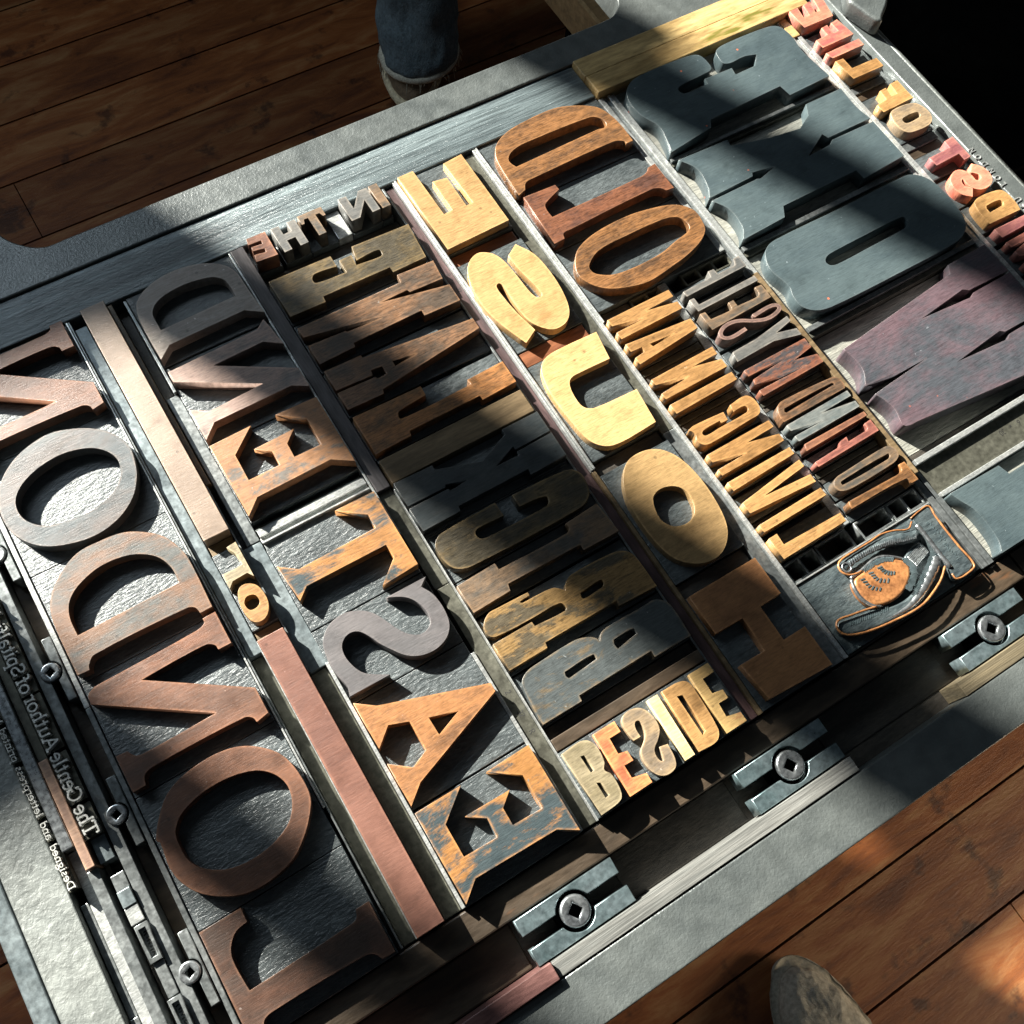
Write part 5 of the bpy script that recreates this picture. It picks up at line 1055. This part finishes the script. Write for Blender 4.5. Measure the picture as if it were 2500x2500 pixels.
r3 = ramp(nt, n2.outputs[0], [(0.34, (0.30, 0.25, 0.22)), (0.42, (1, 1, 1)), (1.0, (1, 1, 1))])
col = mix(nt, 0.9, col, r3.outputs[0], 'MULTIPLY')
nt.links.new(col, b.inputs['Base Color']); b.inputs['Roughness'].default_value = 0.52
n3 = noise(nt, cx, 60, 6, 0.65); bump(nt, b, n3.outputs[0], 0.5, 1.5)
bm = bmesh.new()
y = -0.241 - 0.1171 * 7; random.seed(3)
while y < 2.3:
    xs = sorted([-2.2, 3.2] + [x for x in ([-0.0075] if abs(y - 1.163) < .02 else [])] + ([0.648] if abs(y + 0.4752) < .02 else []) + [random.uniform(1.2, 3.0), random.uniform(-2.0, -.5)])
    for a, c in zip(xs[:-1], xs[1:]):
        r = bmesh.ops.create_cube(bm, size=1.0)['verts']
        for v in r: v.co = Vector(((a + c) / 2 + v.co.x * (c - a - .0016), y + .05855 + v.co.y * (.1171 - .0032), -.011 + v.co.z * .02))
    y += 0.1171
fo = bpy.data.objects.new('floor', mesh_of(bm, 'floor')); C.objects.link(fo); fo.data.materials.append(mt)
tag(fo, kind='structure')
bm = bmesh.new(); bmesh.ops.create_grid(bm, x_segments=1, y_segments=1, size=4.0)
fs = bpy.data.objects.new('floor_underlay', mesh_of(bm, 'floor_underlay')); C.objects.link(fs); fs.location = (0, 0, -0.022); fs.data.materials.append(M_black)
tag(fs, kind='structure')

# ------------------------------------------------------------------ people: one lower leg and shoe beyond the frame, one shoe nearest the camera
def skin_limb(name, joints, mat, parent, org, sub=2):
    """continuous tapered tube through joints (x, y, z, radius_x, radius_y) in mm relative to org"""
    bm = bmesh.new(); N = 20; rings = []
    for (x, y, z, rx, ry, ang) in joints:
        ring = []
        for i in range(N):
            a = 2 * math.pi * i / N
            px, py = rx * math.cos(a), ry * math.sin(a)
            ca, sa = math.cos(ang), math.sin(ang)
            ring.append(bm.verts.new(Vector((x + px * ca - py * sa, y + px * sa + py * ca, z)) * MM))
        rings.append(ring)
    for r0, r1 in zip(rings[:-1], rings[1:]):
        for i in range(N): bm.faces.new((r0[i], r0[(i + 1) % N], r1[(i + 1) % N], r1[i]))
    bm.faces.new(rings[0][::-1]); bm.faces.new(rings[-1])
    o = link(name, mesh_of(bm, name), mat, org, parent)
    for p in o.data.polygons: p.use_smooth = True
    md = o.modifiers.new('s', 'SUBSURF'); md.levels = sub; md.render_levels = sub
    return o
def shoe(parent, ox, oy, ang, L, Wd, mat, oz=-850.0, sole=None):
    """shoe outline lofted upward; toe points along +x before turning by ang"""
    bm = bmesh.new(); N = 32
    def outline(s, grow):
        pts = []
        for i in range(N):
            a = 2 * math.pi * i / N
            x = math.cos(a); yv = math.sin(a)
            w = Wd / 2 * (1.0 + 0.16 * x - 0.10 * x * x)
            pts.append(((x * (L / 2) * s + grow * 0), yv * w * s))
        return pts
    ca, sa = math.cos(ang), math.sin(ang)
    prof = [(0, 1.03), (24, 1.06), (27, 1.04), (28, 0.96), (34, 0.955), (48, 0.93), (62, 0.82), (72, 0.62), (77, 0.34), (79, 0.08)]
    rings = []
    for z, s in prof:
        ring = []
        for (x, yv) in outline(s, 0):
            zz = z
            if z > 25: zz = z * (1.0 - 0.30 * max(0, x / (L / 2))) + (26 * max(0, -x / (L / 2)))
            ring.append(bm.verts.new(Vector((x * ca - yv * sa, x * sa + yv * ca, zz)) * MM))
        rings.append(ring)
    for r0, r1 in zip(rings[:-1], rings[1:]):
        for i in range(N): bm.faces.new((r0[i], r0[(i + 1) % N], r1[(i + 1) % N], r1[i]))
    bm.faces.new(rings[0][::-1]); bm.faces.new(rings[-1])
    me = mesh_of(bm, 'shoe')
    o = link('shoe', me, [mat, sole or M_sole], (ox, oy, oz), parent)
    for p in me.polygons:
        p.use_smooth = True
        if p.center.z < 27.6 * MM: p.material_index = 1
    md = o.modifiers.new('s', 'SUBSURF'); md.levels = 2; md.render_levels = 2
    return o
p1 = empty('person', 672, 1230, -850); tag(p1, 'person standing beyond the frame in frayed blue jeans and brown shoes', 'person')
A1 = math.radians(-122)
s1 = shoe(p1, 686, 1236, A1, 290, 104, M_suede)
leg = skin_limb('jeans_leg', [(664,1178,-792,70,62,0.4),(667,1184,-784,72,66,0.4),(680,1208,-710,68,66,0.4),(690,1226,-600,62,66,0.4),(700,1240,-480,64,70,0.4),(706,1250,-380,66,72,0.4),(706,1256,-200,74,80,0.4),(700,1260,60,86,92,0.4)], M_denim, p1, (0, 0, 0))
fold = bpy.data.textures.new('cloth_folds', 'CLOUDS'); fold.noise_scale = 0.055; fold.noise_depth = 2
dm = leg.modifiers.new('folds', 'DISPLACE'); dm.texture = fold; dm.strength = 0.022; dm.mid_level = 0.5; dm.texture_coords = 'GLOBAL'
leg.modifiers['s'].levels = leg.modifiers['s'].render_levels = 3
hem = skin_limb('frayed_hem', [(663.5,1177,-800,71.5,63.5,0.4),(664,1178,-796,73,65,0.4),(666.3,1183,-780,73.4,67.5,0.4)], M_hem, leg, (0, 0, 0), 1)
p2 = empty('person', 352, -410, -850); tag(p2, 'photographer seen only as a worn grey-brown shoe on the floorboards', 'person')
M_canvas = plain_mat('worn_grey_canvas', (0.30, 0.275, 0.225), (0.50, 0.46, 0.38), 22, 0.9, 0, 1.0, 2.5, (1, 1, 1), 90)
s2 = shoe(p2, 336, -405, math.radians(84), 300, 114, M_canvas, sole=plain_mat('grimy_rubber', (0.22, 0.20, 0.16), (0.34, 0.31, 0.25), 30, 0.8))
crease = bpy.data.textures.new('canvas_creases', 'CLOUDS'); crease.noise_scale = 0.035; crease.noise_depth = 3
for sh_, st_ in ((s1, 0.006), (s2, 0.012)):
    sh_.modifiers['s'].levels = sh_.modifiers['s'].render_levels = 3
    dm = sh_.modifiers.new('creases', 'DISPLACE'); dm.texture = crease; dm.strength = st_; dm.mid_level = 0.5; dm.texture_coords = 'GLOBAL'
bm = bmesh.new()
for q in range(70):
    a = random.uniform(0, 2 * math.pi); rx, ry = 72.5, 64.5
    x, yv = 664 + rx * math.cos(a) * math.cos(.4) - ry * math.sin(a) * math.sin(.4), 1178 + rx * math.cos(a) * math.sin(.4) + ry * math.sin(a) * math.cos(.4)
    l = random.uniform(4, 20); w = random.uniform(.6, 1.4)
    dx, dy = random.uniform(-5, 5), random.uniform(-5, 5)
    vs = [bm.verts.new(Vector(c) * MM) for c in ((x - w, yv, -796), (x + w, yv, -796), (x + dx + w * .4, yv + dy, -797 - l), (x + dx - w * .4, yv + dy, -797 - l))]
    bm.faces.new(vs)
    vs = [bm.verts.new(Vector(c) * MM) for c in ((x, yv - w, -796), (x, yv + w, -796), (x + dx, yv + dy + w * .4, -797 - l), (x + dx, yv + dy - w * .4, -797 - l))]
    bm.faces.new(vs)
link('frayed_threads', mesh_of(bm, 'frayed_threads'), M_hem, (0, 0, 0), hem)
# cardboard box and paper roll standing beyond the upper rail
cb = empty('cardboard_box', 700, 620, -850); tag(cb, 'open cardboard box standing in the dark beyond the upper iron bar', 'box')
box('box_side', 592, 597, 480, 800, -345, -300, M_card, 0.5, cb)
box('box_side', 597.2, 860, 480, 485, -345, -300, M_card, 0.5, cb)
box('box_side', 597.2, 860, 795, 800, -345, -300, M_card, 0.5, cb)
box('box_side', 860.2, 865, 480, 800, -345, -300, M_card, 0.5, cb)
box('dark_stand', 640, 860, 520, 780, -850, -346, M_black, 1, cb)
box('box_floor', 597.2, 860, 485.2, 794.8, -345, -341, M_card, 0.3, cb)
pr_ = empty('paper_roll', 650, 640, -340)
rl = skin_limb('rolled_sheet', [(652,668,-340,30,30,0),(652,668,-335,30,30,0),(654,668,-320,30,30,0),(654,668,-286,29,29,0)], M_paper, pr_, (0, 0, 0), 1)
tag(pr_, 'pale paper roll leaning inside the cardboard box', 'paper roll')

# ------------------------------------------------------------------ unseen window wall; its openings are shaped to lay light and shade
xs = [-2600, -1250, -822, -783, -634, -570, -490, -455, -412, -361, -352, -312, -285, -150, 2200]
openz = {1: (925, 1500), 3: (818, 1500), 5: (700, 1500), 6: (494, 1500), 7: (494, 1500), 8: (494, 1500), 9: (806, 1500), 11: (806, 1500), 12: (700, 1500)}  # sill heights and the odd slot set by where sun should land
bm = bmesh.new()
def wb(x0, x1, z0, z1, y0=1700, y1=1722):
    bm_box(bm, x0, x1, y0, y1, z0 + 850, z1 + 850)
for i in range(len(xs) - 1):
    a, c = xs[i], xs[i + 1]
    if i in openz:
        z0, z1 = openz[i]
        if i == 7:
            wb(a, c, -850, 389); wb(a, c, 412, z0)
        else: wb(a, c, -850, z0)
        wb(a, c, z1, 2200)
    else: wb(a, c, -850, 2200)
bmesh.ops.remove_doubles(bm, verts=bm.verts[:], dist=1e-6)
ww = bpy.data.objects.new('window_wall', mesh_of(bm, 'window_wall')); C.objects.link(ww); ww.data.materials.append(M_wall)
tag(ww, kind='structure')
